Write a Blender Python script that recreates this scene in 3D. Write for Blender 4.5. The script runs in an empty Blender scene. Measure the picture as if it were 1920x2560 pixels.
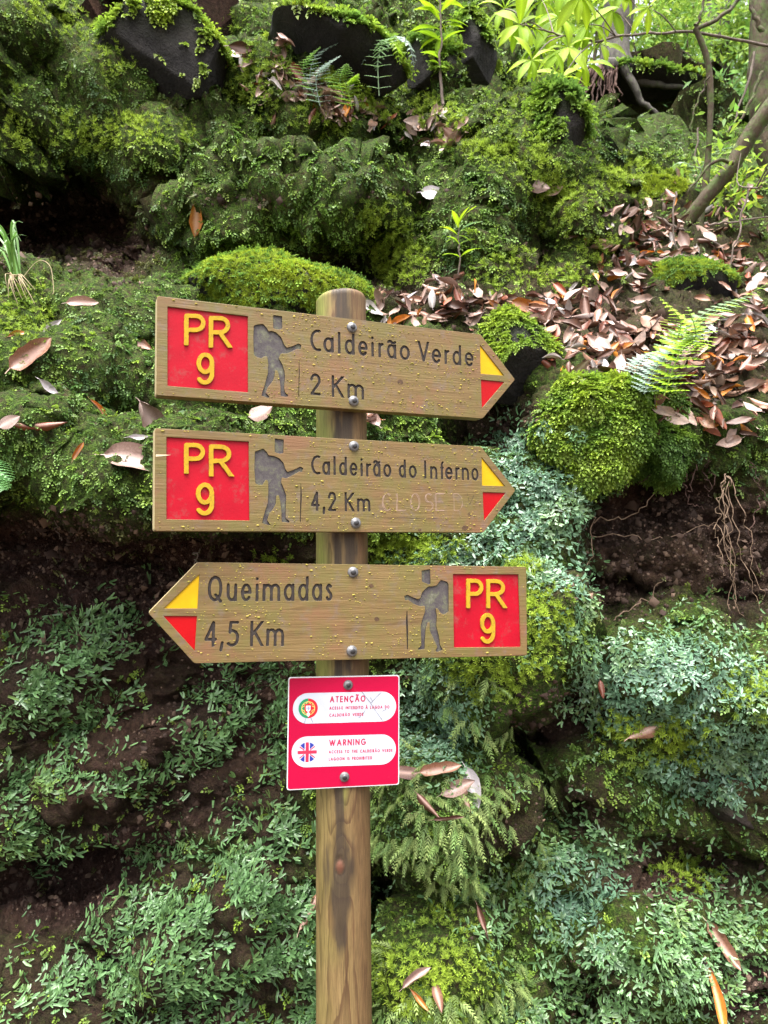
import bpy, math, random
import numpy as np
from mathutils import Vector, Matrix, noise as mn

random.seed(7)
rng = np.random.default_rng(7)
S = bpy.context.scene
COL = S.collection
R = math.radians

# ------------------------------------------------------------------ camera
F_PX = 1930.0
PITCH = R(5.0)
CAM = np.array([0.0, 0.0, 1.5])
cam_d = bpy.data.cameras.new('camera')
cam = bpy.data.objects.new('camera', cam_d)
COL.objects.link(cam)
cam.location = CAM
cam.rotation_euler = (R(90) + PITCH, 0, 0)
cam_d.sensor_fit = 'VERTICAL'
cam_d.sensor_height = 36.0
cam_d.lens = 36.0 * F_PX / 2560.0
cam_d.clip_start = 0.05
cam_d.clip_end = 2000
cam_d.dof.use_dof = True
cam_d.dof.focus_distance = 1.62
cam_d.dof.aperture_fstop = 10.0
S.camera = cam

# ------------------------------------------------------------------ light
SUN_EL, SUN_AZ = 74.0, 200.0          # azimuth clockwise from +Y: behind the camera, a little left
w = bpy.data.worlds.new('World')
S.world = w
w.use_nodes = True
nt = w.node_tree
nt.nodes.clear()
out = nt.nodes.new('ShaderNodeOutputWorld')
bg = nt.nodes.new('ShaderNodeBackground')
sky = nt.nodes.new('ShaderNodeTexSky')
sky.sky_type = 'NISHITA'
sky.sun_disc = False
sky.sun_elevation = R(SUN_EL)
sky.sun_rotation = R(SUN_AZ)
sky.dust_density = 6.0
sky.air_density = 1.0
hs = nt.nodes.new('ShaderNodeHueSaturation')   # overcast: the blue of a clear sky taken out
hs.inputs['Saturation'].default_value = 0.28
nt.links.new(sky.outputs[0], hs.inputs['Color'])
nt.links.new(hs.outputs[0], bg.inputs[0])
bg.inputs[1].default_value = 0.10
nt.links.new(bg.outputs[0], out.inputs[0])
sd = bpy.data.lights.new('sun', 'SUN')
sd.energy = 1.5
sd.angle = R(55)
sd.color = (1.0, 0.97, 0.93)
sun = bpy.data.objects.new('sun', sd)
COL.objects.link(sun)
_d = Vector((math.sin(R(SUN_AZ)) * math.cos(R(SUN_EL)), math.cos(R(SUN_AZ)) * math.cos(R(SUN_EL)), math.sin(R(SUN_EL))))
sun.rotation_euler = _d.to_track_quat('Z', 'Y').to_euler()
S.view_settings.view_transform = 'Standard'
S.view_settings.look = 'None'
S.view_settings.gamma = 1.0
S.view_settings.use_curve_mapping = False
S.view_settings.exposure = 2.5
S.render.engine = 'CYCLES'

# ------------------------------------------------------------------ measuring helpers
FW = np.array([0, math.cos(PITCH), math.sin(PITCH)])
UP = np.array([0, -math.sin(PITCH), math.cos(PITCH)])
RT = np.array([1.0, 0, 0])


def ray(px, py):
    px = np.asarray(px, float)[..., None]
    py = np.asarray(py, float)[..., None]
    return FW + (px - 960) / F_PX * RT - (py - 1280) / F_PX * UP


def at(px, py, Y):
    """point of the place that the photograph shows at a pixel, Y metres ahead of the camera"""
    d = ray(px, py)
    return CAM + d * (np.asarray(Y, float)[..., None] / d[..., 1:2])


def V(a):
    return Vector([float(q) for q in a])


# ------------------------------------------------------------------ noise (numpy)
_h = rng.random(65536)


def vnoise(P, sc, seed=0):
    Q = np.asarray(P) * sc + seed * 17.13
    I = np.floor(Q).astype(np.int64)
    f = Q - I
    f = f * f * (3 - 2 * f)

    def hsh(i, j, k):
        return _h[((i * 73856093) ^ (j * 19349663) ^ (k * 83492791) ^ (seed * 2654435)) & 65535]
    r = 0
    for a in (0, 1):
        for b in (0, 1):
            for c in (0, 1):
                wgt = (f[..., 0] if a else 1 - f[..., 0]) * (f[..., 1] if b else 1 - f[..., 1]) * (f[..., 2] if c else 1 - f[..., 2])
                r = r + wgt * hsh(I[..., 0] + a, I[..., 1] + b, I[..., 2] + c)
    return r


def fbm(P, sc, oct=4, seed=0, gain=.5):
    r = 0
    a = 1
    t = 0
    for o in range(oct):
        r = r + a * vnoise(P, sc * 2 ** o, seed + o)
        t += a
        a *= gain
    return r / t


def worley(P, sc, seed=0):
    """F1 distance of a jittered lattice and how far above its centre a point lies"""
    Q = np.asarray(P) * sc + seed * 9.7
    I = np.floor(Q).astype(np.int64)
    best = np.full(Q.shape[:-1], 9.0)
    rise = np.zeros(Q.shape[:-1])
    for a in (-1, 0, 1):
        for b in (-1, 0, 1):
            for c in (-1, 0, 1):
                i, j, k = I[..., 0] + a, I[..., 1] + b, I[..., 2] + c
                hh = (i * 73856093) ^ (j * 19349663) ^ (k * 83492791) ^ (seed * 2654435)
                dx = i + _h[hh & 65535] - Q[..., 0]
                dy = j + _h[(hh * 31 + 7) & 65535] - Q[..., 1]
                dz = k + _h[(hh * 57 + 91) & 65535] - Q[..., 2]
                d2 = dx * dx + dy * dy + dz * dz
                rise = np.where(d2 < best, -dz, rise)
                best = np.minimum(best, d2)
    return np.sqrt(best), rise


# ------------------------------------------------------------------ object helpers
def tag(o, label=None, cat=None, group=None, kind=None):
    if label:
        o['label'] = label
    if cat:
        o['category'] = cat
    if group:
        o['group'] = group
    if kind:
        o['kind'] = kind
    return o


def link(o, parent=None):
    COL.objects.link(o)
    if parent is not None:
        o.parent = parent
    return o


def empty(name, loc, label, cat, group=None):
    o = bpy.data.objects.new(name, None)
    o.empty_display_size = 0.05
    o.location = V(loc)
    link(o)
    return tag(o, label, cat, group)


def npmesh(name, verts, faces, mat, smooth=True, col=None, attrs=None):
    """faces: one int array (n,3) or (n,4), or a list of such arrays"""
    me = bpy.data.meshes.new(name)
    verts = np.ascontiguousarray(verts, dtype=np.float32).reshape(-1, 3)
    if not isinstance(faces, (list, tuple)):
        faces = [faces]
    faces = [np.asarray(f, dtype=np.int32) for f in faces if len(f)]
    nl = sum(f.size for f in faces)
    nf = sum(len(f) for f in faces)
    me.vertices.add(len(verts))
    me.vertices.foreach_set('co', verts.ravel())
    me.loops.add(nl)
    me.loops.foreach_set('vertex_index', np.concatenate([f.ravel() for f in faces]))
    me.polygons.add(nf)
    tot = np.concatenate([np.full(len(f), f.shape[1], np.int32) for f in faces])
    st = np.concatenate([[0], np.cumsum(tot)[:-1]]).astype(np.int32)
    me.polygons.foreach_set('loop_start', st)
    if smooth:
        me.polygons.foreach_set('use_smooth', np.ones(nf, bool))
    if col is not None:
        a = me.attributes.new('Col', 'FLOAT_COLOR', 'POINT')
        c = np.ones((len(verts), 4), np.float32)
        c[:, :3] = col
        a.data.foreach_set('color', c.ravel())
    for k, v in (attrs or {}).items():
        a = me.attributes.new(k, 'FLOAT', 'POINT')
        a.data.foreach_set('value', np.asarray(v, np.float32).ravel())
    me.update(calc_edges=True)
    me.validate()
    for m in (mat if isinstance(mat, (list, tuple)) else [mat]):
        me.materials.append(m)
    return me


def mobj(name, me, parent=None, loc=None):
    o = bpy.data.objects.new(name, me)
    if loc is not None:
        o.location = V(loc)
    return link(o, parent)


def tube(pts, rad, sides=6, cap=True):
    pts = np.asarray(pts, float)
    n = len(pts)
    rad = np.broadcast_to(np.asarray(rad, float), (n,))
    T = np.gradient(pts, axis=0)
    T /= np.linalg.norm(T, axis=1)[:, None] + 1e-9
    ref = np.array([0.31, 0.17, 0.93]) if abs(T[0][2]) < .9 else np.array([1.0, .1, 0])
    vs = []
    a = np.linspace(0, 2 * np.pi, sides, endpoint=False)
    for i in range(n):
        u = np.cross(T[i], ref)
        u /= np.linalg.norm(u) + 1e-9
        v = np.cross(T[i], u)
        vs.append(pts[i] + rad[i] * (np.cos(a)[:, None] * u + np.sin(a)[:, None] * v))
    vs = np.concatenate(vs)
    fs = []
    for i in range(n - 1):
        for k in range(sides):
            k2 = (k + 1) % sides
            fs.append((i * sides + k, i * sides + k2, (i + 1) * sides + k2, (i + 1) * sides + k))
    return vs, np.array(fs, np.int32)


class Bag:
    """collects pieces of one mesh"""

    def __init__(s):
        s.v, s.f3, s.f4, s.c, s.n = [], [], [], [], 0

    def add(s, v, f, col=None):
        f = np.asarray(f, np.int32)
        (s.f3 if f.shape[1] == 3 else s.f4).append(f + s.n)
        s.v.append(np.asarray(v, float))
        s.n += len(v)
        if col is not None:
            s.c.append(np.broadcast_to(np.asarray(col, float), (len(v), 3)))

    def mesh(s, name, mat, smooth=True):
        fs = []
        if s.f3:
            fs.append(np.concatenate(s.f3))
        if s.f4:
            fs.append(np.concatenate(s.f4))
        return npmesh(name, np.concatenate(s.v), fs, mat, smooth, np.concatenate(s.c) if s.c else None)


# ------------------------------------------------------------------ materials
def mat(name, base=(.5, .5, .5), rough=.6, spec=.5):
    m = bpy.data.materials.new(name)
    m.use_nodes = True
    b = m.node_tree.nodes['Principled BSDF']
    b.inputs['Base Color'].default_value = (*base, 1)
    b.inputs['Roughness'].default_value = rough
    b.inputs['Specular IOR Level'].default_value = spec
    return m, m.node_tree, b


def N(t, typ, **kw):
    n = t.nodes.new(typ)
    for k, v in kw.items():
        if k.startswith('i_'):
            key = k[2:]
            n.inputs[int(key) if key.isdigit() else key.replace('_', ' ')].default_value = v
        else:
            setattr(n, k, v)
    return n


def noise_node(t, vec, scale, detail=4, rough=.6, dist=0.0):
    n = N(t, 'ShaderNodeTexNoise')
    n.inputs['Scale'].default_value = scale
    n.inputs['Detail'].default_value = detail
    n.inputs['Roughness'].default_value = rough
    n.inputs['Distortion'].default_value = dist
    t.links.new(vec, n.inputs['Vector'])
    return n.outputs['Fac']


def ramp(t, fac, stops, interp='LINEAR'):
    r = N(t, 'ShaderNodeValToRGB')
    r.color_ramp.interpolation = interp
    e = r.color_ramp.elements
    while len(e) < len(stops):
        e.new(.5)
    for q, (p, c) in zip(e, stops):
        q.position = p
        q.color = (*c, 1) if len(c) == 3 else c
    t.links.new(fac, r.inputs[0])
    return r.outputs[0]


def mix(t, fac, a, b, mode='MIX'):
    n = N(t, 'ShaderNodeMix', data_type='RGBA', blend_type=mode)
    for sock, val in ((n.inputs[0], fac), (n.inputs[6], a), (n.inputs[7], b)):
        if isinstance(val, bpy.types.NodeSocket):
            t.links.new(val, sock)
        elif isinstance(val, (int, float)):
            sock.default_value = val
        else:
            sock.default_value = (*val, 1)
    return n.outputs[2]


def math_node(t, op, a, b=None, clamp=False):
    n = N(t, 'ShaderNodeMath', operation=op, use_clamp=clamp)
    for i, val in enumerate((a, b)):
        if val is None:
            continue
        if isinstance(val, bpy.types.NodeSocket):
            t.links.new(val, n.inputs[i])
        else:
            n.inputs[i].default_value = val
    return n.outputs[0]


def objvec(t, scale=(1, 1, 1), rot=(0, 0, 0)):
    tc = N(t, 'ShaderNodeTexCoord')
    mp = N(t, 'ShaderNodeMapping')
    mp.inputs['Scale'].default_value = scale
    mp.inputs['Rotation'].default_value = rot
    t.links.new(tc.outputs['Object'], mp.inputs[0])
    return mp.outputs[0]


def bump(t, b, h, strength=.4, dist=.002):
    n = N(t, 'ShaderNodeBump')
    n.inputs['Strength'].default_value = strength
    n.inputs['Distance'].default_value = dist
    t.links.new(h, n.inputs['Height'])
    t.links.new(n.outputs[0], b.inputs['Normal'])


def attr(t, name):
    return N(t, 'ShaderNodeAttribute', attribute_name=name)


def leafy(name, transl=.25, rough=.45, spec=.5, var=.35, vscale=60):
    """living leaf stuff: pigment per leaf from the Col attribute, part of the light passes through"""
    m, t, b = mat(name, rough=rough, spec=spec)
    a = attr(t, 'Col')
    nf = noise_node(t, objvec(t), vscale, 2)
    c = mix(t, var, a.outputs['Color'], mix(t, 1.0, a.outputs['Color'], ramp(t, nf, [(.3, (.45, .5, .45)), (.7, (1.4, 1.35, 1.2))]), 'MULTIPLY'))
    t.links.new(c, b.inputs['Base Color'])
    if transl:
        tr = N(t, 'ShaderNodeBsdfTranslucent')
        t.links.new(c, tr.inputs[0])
        ms = N(t, 'ShaderNodeMixShader')
        ms.inputs[0].default_value = transl
        t.links.new(b.outputs[0], ms.inputs[1])
        t.links.new(tr.outputs[0], ms.inputs[2])
        t.links.new(ms.outputs[0], t.nodes['Material Output'].inputs[0])
    return m


M_MOSS = leafy('moss_leaf', .3, .5, .4)
M_CUSH = leafy('cushion_moss', .3, .7, .2)
M_THAL = leafy('liverwort_thallus', .12, .33, .6)
M_FEATH = leafy('feather_moss', .25, .55, .3)
M_LEAF = leafy('green_leaf', .45, .5, .25)
M_FERN = leafy('fern_leaf', .35, .4, .6)
M_GRASS = leafy('grass_blade', .25, .4, .5)


def make_soil():
    m, t, b = mat('wet_soil', rough=.9, spec=.12)
    v = objvec(t)
    n1 = noise_node(t, v, 5, 6, .65)
    n2 = noise_node(t, v, 70, 5, .7)
    n3 = noise_node(t, v, 320, 3, .7)
    c = ramp(t, n1, [(.25, (.020, .0105, .0095)), (.5, (.056, .031, .026)), (.72, (.11, .06, .046))])
    c = mix(t, 1.0, c, ramp(t, n2, [(.3, (.5, .5, .5)), (.7, (1.5, 1.45, 1.4))]), 'MULTIPLY')
    c = mix(t, ramp(t, n3, [(.66, (0, 0, 0)), (.76, (.5, .5, .5))]), c, (.09, .06, .042))
    a = attr(t, 'cover')
    na = noise_node(t, v, 45, 4, .7)
    k = math_node(t, 'MULTIPLY', a.outputs['Fac'], ramp(t, na, [(.32, (.15, .15, .15)), (.6, (1, 1, 1))]))
    n4 = noise_node(t, v, 190, 3, .75)
    gcol = mix(t, 1.0, ramp(t, n2, [(.3, (.026, .056, .010)), (.65, (.095, .17, .026))]), ramp(t, n4, [(.32, (.25, .3, .25)), (.5, (.9, .9, .9)), (.66, (2.0, 1.9, 1.5))]), 'MULTIPLY')
    c = mix(t, k, c, gcol)
    t.links.new(c, b.inputs['Base Color'])
    h = math_node(t, 'ADD', math_node(t, 'MULTIPLY', n2, 1.0), math_node(t, 'MULTIPLY', n3, .45))
    h = math_node(t, 'ADD', h, math_node(t, 'MULTIPLY', n4, .6))
    bump(t, b, h, 1.0, .026)
    return m


M_SOIL = make_soil()


def make_rock(name, c0, c1, c2, sc=9):
    m, t, b = mat(name, rough=.75, spec=.25)
    v = objvec(t)
    n1 = noise_node(t, v, sc, 6, .65, .4)
    n2 = noise_node(t, v, sc * 14, 5, .7)
    c = ramp(t, n1, [(.28, c0), (.5, c1), (.75, c2)])
    c = mix(t, 1.0, c, ramp(t, n2, [(.3, (.6, .6, .6)), (.7, (1.35, 1.35, 1.35))]), 'MULTIPLY')
    a = attr(t, 'cover')
    c = mix(t, a.outputs['Fac'], c, ramp(t, n2, [(.3, (.02, .035, .01)), (.65, (.05, .08, .018))]))
    t.links.new(c, b.inputs['Base Color'])
    n3 = noise_node(t, v, sc * 3.5, 8, .72)
    c = mix(t, ramp(t, n3, [(.6, (0, 0, 0)), (.72, (.5, .5, .5))]), c, (.05, .055, .04))
    t.links.new(c, b.inputs['Base Color'])
    bump(t, b, math_node(t, 'ADD', math_node(t, 'MULTIPLY', n3, 1.3), math_node(t, 'MULTIPLY', n2, .25)), 1.0, .05)
    return m


M_ROCK = make_rock('dark_wet_rock', (.018, .0155, .0155), (.04, .034, .032), (.075, .063, .056))
M_STONE = make_rock('brown_stone', (.035, .025, .021), (.075, .055, .045), (.14, .105, .085), 14)


def make_bark(name, c0, c1, moss, amount):
    m, t, b = mat(name, rough=.75, spec=.3)
    v = objvec(t, (1, 1, .35))
    n1 = noise_node(t, v, 22, 6, .7)
    n2 = noise_node(t, objvec(t), 26, 6, .7)
    c = ramp(t, n1, [(.3, c0), (.7, c1)])
    c = mix(t, ramp(t, n2, [(.58 - amount * .4, (0, 0, 0)), (.72 - amount * .4, (1, 1, 1))]), c, mix(t, n1, moss, tuple(q * 1.9 for q in moss)))
    t.links.new(c, b.inputs['Base Color'])
    bump(t, b, n1, .9, .02)
    return m


M_BARK = make_bark('tree_bark', (.03, .026, .022), (.12, .105, .09), (.05, .07, .02), .1)
M_MBARK = make_bark('mossy_bark', (.03, .02, .012), (.10, .07, .04), (.045, .065, .014), .3)
M_TWIG = make_bark('twig_bark', (.07, .05, .04), (.22, .17, .14), (.08, .09, .04), .02)
M_ROOT = make_bark('root_bark', (.16, .10, .065), (.36, .25, .17), (.12, .08, .05), .0)
M_DROOT = make_bark('dark_root', (.05, .028, .024), (.16, .09, .07), (.05, .04, .03), .0)


def make_dead(name, top, top2, under, rough=.42):
    """dead laurel leaf: shiny brown face, paler back, veins, blotches; leaf lies along Y of its own axes"""
    m, t, b = mat(name, rough=rough, spec=.55)
    tc = N(t, 'ShaderNodeTexCoord')
    oi = N(t, 'ShaderNodeObjectInfo')
    off = N(t, 'ShaderNodeVectorMath', operation='ADD')
    sc = N(t, 'ShaderNodeVectorMath', operation='SCALE')
    sc.inputs['Scale'].default_value = 3.0
    comb = N(t, 'ShaderNodeCombineXYZ')
    t.links.new(oi.outputs['Random'], comb.inputs[0])
    t.links.new(oi.outputs['Random'], comb.inputs[2])
    t.links.new(comb.outputs[0], sc.inputs[0])
    t.links.new(tc.outputs['Object'], off.inputs[0])
    t.links.new(sc.outputs[0], off.inputs[1])
    n1 = noise_node(t, off.outputs[0], 28, 4, .6)
    n2 = noise_node(t, off.outputs[0], 160, 3, .6)
    face = ramp(t, n1, [(.3, top), (.68, top2)])
    g = N(t, 'ShaderNodeNewGeometry')
    back = mix(t, 1.0, under, ramp(t, n1, [(.3, (.72, .7, .68)), (.7, (1.15, 1.15, 1.15))]), 'MULTIPLY')
    c = mix(t, g.outputs['Backfacing'], face, back)
    c = mix(t, 1.0, c, ramp(t, n2, [(.3, (.75, .75, .75)), (.7, (1.2, 1.2, 1.2))]), 'MULTIPLY')
    a = attr(t, 'vein')
    c = mix(t, math_node(t, 'MULTIPLY', a.outputs['Fac'], .6), c, tuple(min(1, q * 1.7 + .05) for q in under))
    c = mix(t, ramp(t, noise_node(t, off.outputs[0], 70, 2, .5), [(.68, (0, 0, 0)), (.74, (.7, .7, .7))]), c, (.035, .018, .012))
    rv = N(t, 'ShaderNodeHueSaturation')
    mr = N(t, 'ShaderNodeMapRange')
    mr.inputs['To Min'].default_value = .65
    mr.inputs['To Max'].default_value = 1.3
    t.links.new(oi.outputs['Random'], mr.inputs[0])
    t.links.new(mr.outputs[0], rv.inputs['Value'])
    t.links.new(c, rv.inputs['Color'])
    t.links.new(rv.outputs[0], b.inputs['Base Color'])
    bump(t, b, n2, .3, .002)
    return m


DEAD = {
    'pale': make_dead('dead_leaf_pale', (.22, .125, .095), (.36, .235, .19), (.42, .30, .265)),
    'tan': make_dead('dead_leaf_tan', (.15, .062, .034), (.27, .135, .08), (.36, .23, .185)),
    'brown': make_dead('dead_leaf_brown', (.06, .022, .013), (.14, .055, .03), (.26, .15, .115)),
    'red': make_dead('dead_leaf_red', (.16, .03, .015), (.28, .07, .025), (.36, .2, .16)),
    'orange': make_dead('dead_leaf_orange', (.42, .10, .012), (.55, .24, .03), (.42, .26, .18)),
    'grey': make_dead('dead_leaf_grey', (.33, .29, .3), (.46, .42, .43), (.42, .36, .36)),
}


# ================================================================== lettering
def E(cx, cy, rx, ry, a0, a1, n=14):
    a = np.radians(np.linspace(a0, a1, n))
    return np.stack([cx + rx * np.cos(a), cy + ry * np.sin(a)], -1)


def PL(*p):
    return np.array(p, float)


def CAT(*a):
    return np.concatenate(a)


X = .66     # x-height of the carved face
_o = lambda: E(.5, X / 2, .5, X / 2, 0, 360, 24)
GL = {
    'C': [CAT(PL((1, .985)), E(.78, .5, .78, .5, 92, 268, 20), PL((1, .015)))],
    'a': [_o(), PL((1, 0), (1, X))],
    'l': [PL((.5, 0), (.5, 1))],
    'I': [PL((.5, 0), (.5, 1))],
    'd': [_o(), PL((1, 0), (1, 1))],
    'e': [CAT(PL((.03, X * .5), (1, X * .5)), E(.5, X / 2, .5, X / 2, 0, 318, 22))],
    'i': [PL((.5, 0), (.5, X)), PL((.5, .93), (.5, .95))],
    'r': [PL((.0, 0), (.0, X)), E(1.0, X * .6, 1.0, X * .4, 178, 92, 8)],
    'ã': [_o(), PL((1, 0), (1, X)), CAT(E(.3, X + .15, .25, .07, 180, 20, 6), E(.75, X + .19, .25, .07, 200, 350, 6))],
    'o': [_o()],
    'V': [PL((0, 1), (.5, 0), (1, 1))],
    'n': [PL((0, 0), (0, X)), CAT(E(.5, X * .62, .5, X * .38, 180, 0, 10), PL((1, 0)))],
    'm': [PL((0, 0), (0, X)), CAT(E(.25, X * .66, .25, X * .34, 180, 0, 9), PL((.5, 0))), CAT(E(.75, X * .66, .25, X * .34, 180, 0, 9), PL((1, 0)))],
    'f': [CAT(PL((.4, 0)), E(1.0, .72, .6, .28, 180, 95, 8)), PL((0, X), (.95, X))],
    'u': [CAT(PL((0, X)), E(.5, .27, .5, .27, 180, 360, 12)), PL((1, 0), (1, X))],
    's': [CAT(E(.52, X * .75, .46, X * .25, 40, 180, 8), E(.48, X * .26, .5, X * .26, 75, -150, 12))],
    'Q': [E(.5, .5, .5, .5, 0, 360, 28), PL((.55, .22), (1.0, -.06))],
    'K': [PL((0, 0), (0, 1)), PL((.98, 1), (.05, .44)), PL((.3, .58), (1, 0))],
    '2': [CAT(E(.5, .71, .5, .29, 175, -20, 14), PL((0, 0), (1, 0)))],
    '4': [PL((.76, 0), (.76, 1), (0, .26), (1, .26))],
    '5': [CAT(PL((.97, 1), (.25, 1), (.16, .56)), E(.4, .32, .6, .32, 105, -130, 14))],
    ',': [PL((.85, .12), (.1, -.2))],
    '9': [E(.5, .69, .5, .31, 0, 360, 24), CAT(PL((1, .69)), E(.46, .32, .54, .32, 0, -140, 12))],
    'P': [CAT(PL((0, 0), (0, 1), (.5, 1)), E(.55, .74, .45, .26, 90, -90, 10), PL((0, .48)))],
    'R': [CAT(PL((0, 0), (0, 1), (.5, 1)), E(.5, .74, .45, .26, 90, -90, 10), PL((0, .48))), PL((.48, .48), (1, 0))],
}
# capitals of the printed plate: (strokes, width / cap height)
UC = {
    'A': ([PL((0, 0), (.5, 1), (1, 0)), PL((.2, .36), (.8, .36))], .78),
    'T': ([PL((0, 1), (1, 1)), PL((.5, 0), (.5, 1))], .5),
    'E': ([PL((1, 1), (0, 1), (0, 0), (1, 0)), PL((0, .52), (.9, .52))], .45),
    'N': ([PL((0, 0), (0, 1), (1, 0), (1, 1))], .68),
    'C': ([E(.62, .5, .62, .5, 55, 305, 18)], .72),
    'O': ([E(.5, .5, .5, .5, 0, 360, 24)], .86),
    'S': ([CAT(E(.5, .75, .42, .25, 40, 250, 10), E(.5, .26, .5, .26, 80, -150, 12))], .46),
    'I': ([PL((.5, 0), (.5, 1))], .02),
    'R': ([GL['R'][0], GL['R'][1]], .48),
    'P': ([GL['P'][0]], .46),
    'D': ([CAT(PL((0, 0), (0, 1), (.35, 1)), E(.35, .5, .65, .5, 90, -90, 12), PL((0, 0)))], .64),
    'L': ([PL((0, 1), (0, 0), (1, 0))], .38),
    'G': ([CAT(E(.53, .5, .53, .5, 50, 350, 20), PL((1, .45), (.6, .45)))], .82),
    'V': ([PL((0, 1), (.5, 0), (1, 1))], .74),
    'W': ([PL((0, 1), (.27, 0), (.5, .95), (.73, 0), (1, 1))], 1.1),
    'H': ([PL((0, 0), (0, 1)), PL((1, 0), (1, 1)), PL((0, .52), (1, .52))], .62),
    'B': ([CAT(PL((0, .52), (0, 1), (.45, 1)), E(.5, .76, .42, .24, 90, -90, 8), PL((0, .52), (0, 0), (.5, 0)), E(.5, .26, .5, .26, -90, 90, 8))], .5),
}
UC['Ã'] = (UC['A'][0] + [CAT(E(.35, 1.2, .18, .06, 180, 20, 5), E(.7, 1.23, .18, .06, 200, 350, 5))], .78)
UC['À'] = (UC['A'][0] + [PL((.25, 1.36), (.5, 1.16))], .78)
UC['Ç'] = (UC['C'][0] + [PL((.62, 0), (.62, -.14), (.45, -.24))], .72)


def sdf_contours(fn, x0, x1, y0, y1, h):
    """closed outlines of the region fn(x, y) > 0 (marching squares)"""
    xs = np.arange(x0, x1 + h, h)
    ys = np.arange(y0, y1 + h, h)
    gx, gy = np.meshgrid(xs, ys, indexing='ij')
    Fv = fn(gx, gy)
    Fv = np.where(np.abs(Fv) < 1e-9, 1e-9, Fv)
    I = Fv > 0
    c = I[:-1, :-1] * 1 + I[1:, :-1] * 2 + I[1:, 1:] * 4 + I[:-1, 1:] * 8
    tbl = {1: [(3, 0)], 2: [(0, 1)], 3: [(3, 1)], 4: [(1, 2)], 5: [(3, 2), (1, 0)], 6: [(0, 2)], 7: [(3, 2)],
           8: [(2, 3)], 9: [(2, 0)], 10: [(0, 3), (2, 1)], 11: [(2, 1)], 12: [(1, 3)], 13: [(1, 0)], 14: [(0, 3)]}
    nxt = {}
    P = {}
    for i, j in np.argwhere((c > 0) & (c < 15)):
        ek = [('h', i, j), ('v', i + 1, j), ('h', i, j + 1), ('v', i, j)]
        for a, b in tbl[int(c[i, j])]:
            nxt[ek[a]] = ek[b]
            for e in (ek[a], ek[b]):
                if e not in P:
                    _, q, r = e
                    q2, r2 = (q + 1, r) if e[0] == 'h' else (q, r + 1)
                    f0, f1 = Fv[q, r], Fv[q2, r2]
                    tt = f0 / (f0 - f1)
                    P[e] = (xs[q] + (xs[q2] - xs[q]) * tt if q2 < len(xs) else xs[q], ys[r] + (ys[r2] - ys[r]) * tt if r2 < len(ys) else ys[r])
    res = []
    while nxt:
        k0 = next(iter(nxt))
        loop = []
        k = k0
        while k in nxt:
            loop.append(P[k])
            k = nxt.pop(k)
        if len(loop) > 5:
            res.append(simplify(np.array(loop), h * .12))
    return res


def simplify(p, tol):
    """closed Douglas-Peucker"""
    def dp(a):
        if len(a) < 3:
            return a
        d = a[-1] - a[0]
        L = np.hypot(*d)
        q = a - a[0]
        dist = np.abs(q[:, 0] * d[1] - q[:, 1] * d[0]) / L if L > 1e-9 else np.hypot(q[:, 0], q[:, 1])
        k = int(np.argmax(dist))
        if dist[k] < tol:
            return np.stack([a[0], a[-1]])
        return np.concatenate([dp(a[:k + 1])[:-1], dp(a[k:])])
    k = int(np.argmax(np.hypot(*(p - p[0]).T)))
    return np.concatenate([dp(p[:k + 1])[:-1], dp(np.concatenate([p[k:], p[:1]]))[:-1]])


def seg_sdf(strokes):
    A = np.concatenate([s[:-1] for s in strokes])
    B = np.concatenate([s[1:] for s in strokes])

    def d(x, y):
        best = np.full(x.shape, 9.0)
        for (ax, ay), (bx, by) in zip(A, B):
            dx, dy = bx - ax, by - ay
            L2 = dx * dx + dy * dy + 1e-12
            tt = np.clip(((x - ax) * dx + (y - ay) * dy) / L2, 0, 1)
            best = np.minimum(best, np.hypot(x - ax - tt * dx, y - ay - tt * dy))
        return best
    return d


def stroke_outline(strokes, width, h=None, rag=0.0, box=None):
    """outlines of pen strokes of a given width (metres); rag makes the cut edge a little uneven.
    box = (base, slope, height): stems end square on the base line and at the cap line"""
    if box:
        b0, sl, H_ = box
        ext = []
        for s in strokes:
            s = s.copy()
            for e, f in ((0, 1), (-1, -2)):
                d = s[e] - s[f]
                yy = s[e][1] - b0 - sl * s[e][0]
                if (yy < width * .6 or yy > H_ - width * .6) and abs(d[1]) > .8 * abs(d[0]):
                    s[e] = s[e] + d / np.hypot(*d) * width
            ext.append(s)
        strokes = ext
    h = h or width / 7
    allp = np.concatenate(strokes)
    lo = allp.min(0) - width
    hi = allp.max(0) + width
    d = seg_sdf(strokes)

    def fn(x, y):
        f = width / 2 - d(x, y)
        if box:
            k = y - b0 - sl * x
            f = np.minimum(f, np.minimum(k, H_ - k))
        if rag:
            f = f + (vnoise(np.stack([x, y, x * 0], -1), 260, 3) - .5) * rag
        return f
    return sdf_contours(fn, lo[0], hi[0], lo[1], hi[1], h)


def place_glyph(strokes, l, r, base, slope, H, t):
    """unit glyph into a box l..r standing on a base line z = base + slope * x"""
    res = []
    w0, w1 = l + t / 2, r - t / 2
    if w1 < w0:
        w0 = w1 = (l + r) / 2
    for s in strokes:
        x = w0 + (w1 - w0) * s[:, 0]
        if w0 == w1:
            x = w0 + (s[:, 0] - .5) * 0
        res.append(np.stack([x, base + slope * x + t / 2 + s[:, 1] * (H - t)], -1))
    return res


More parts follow.
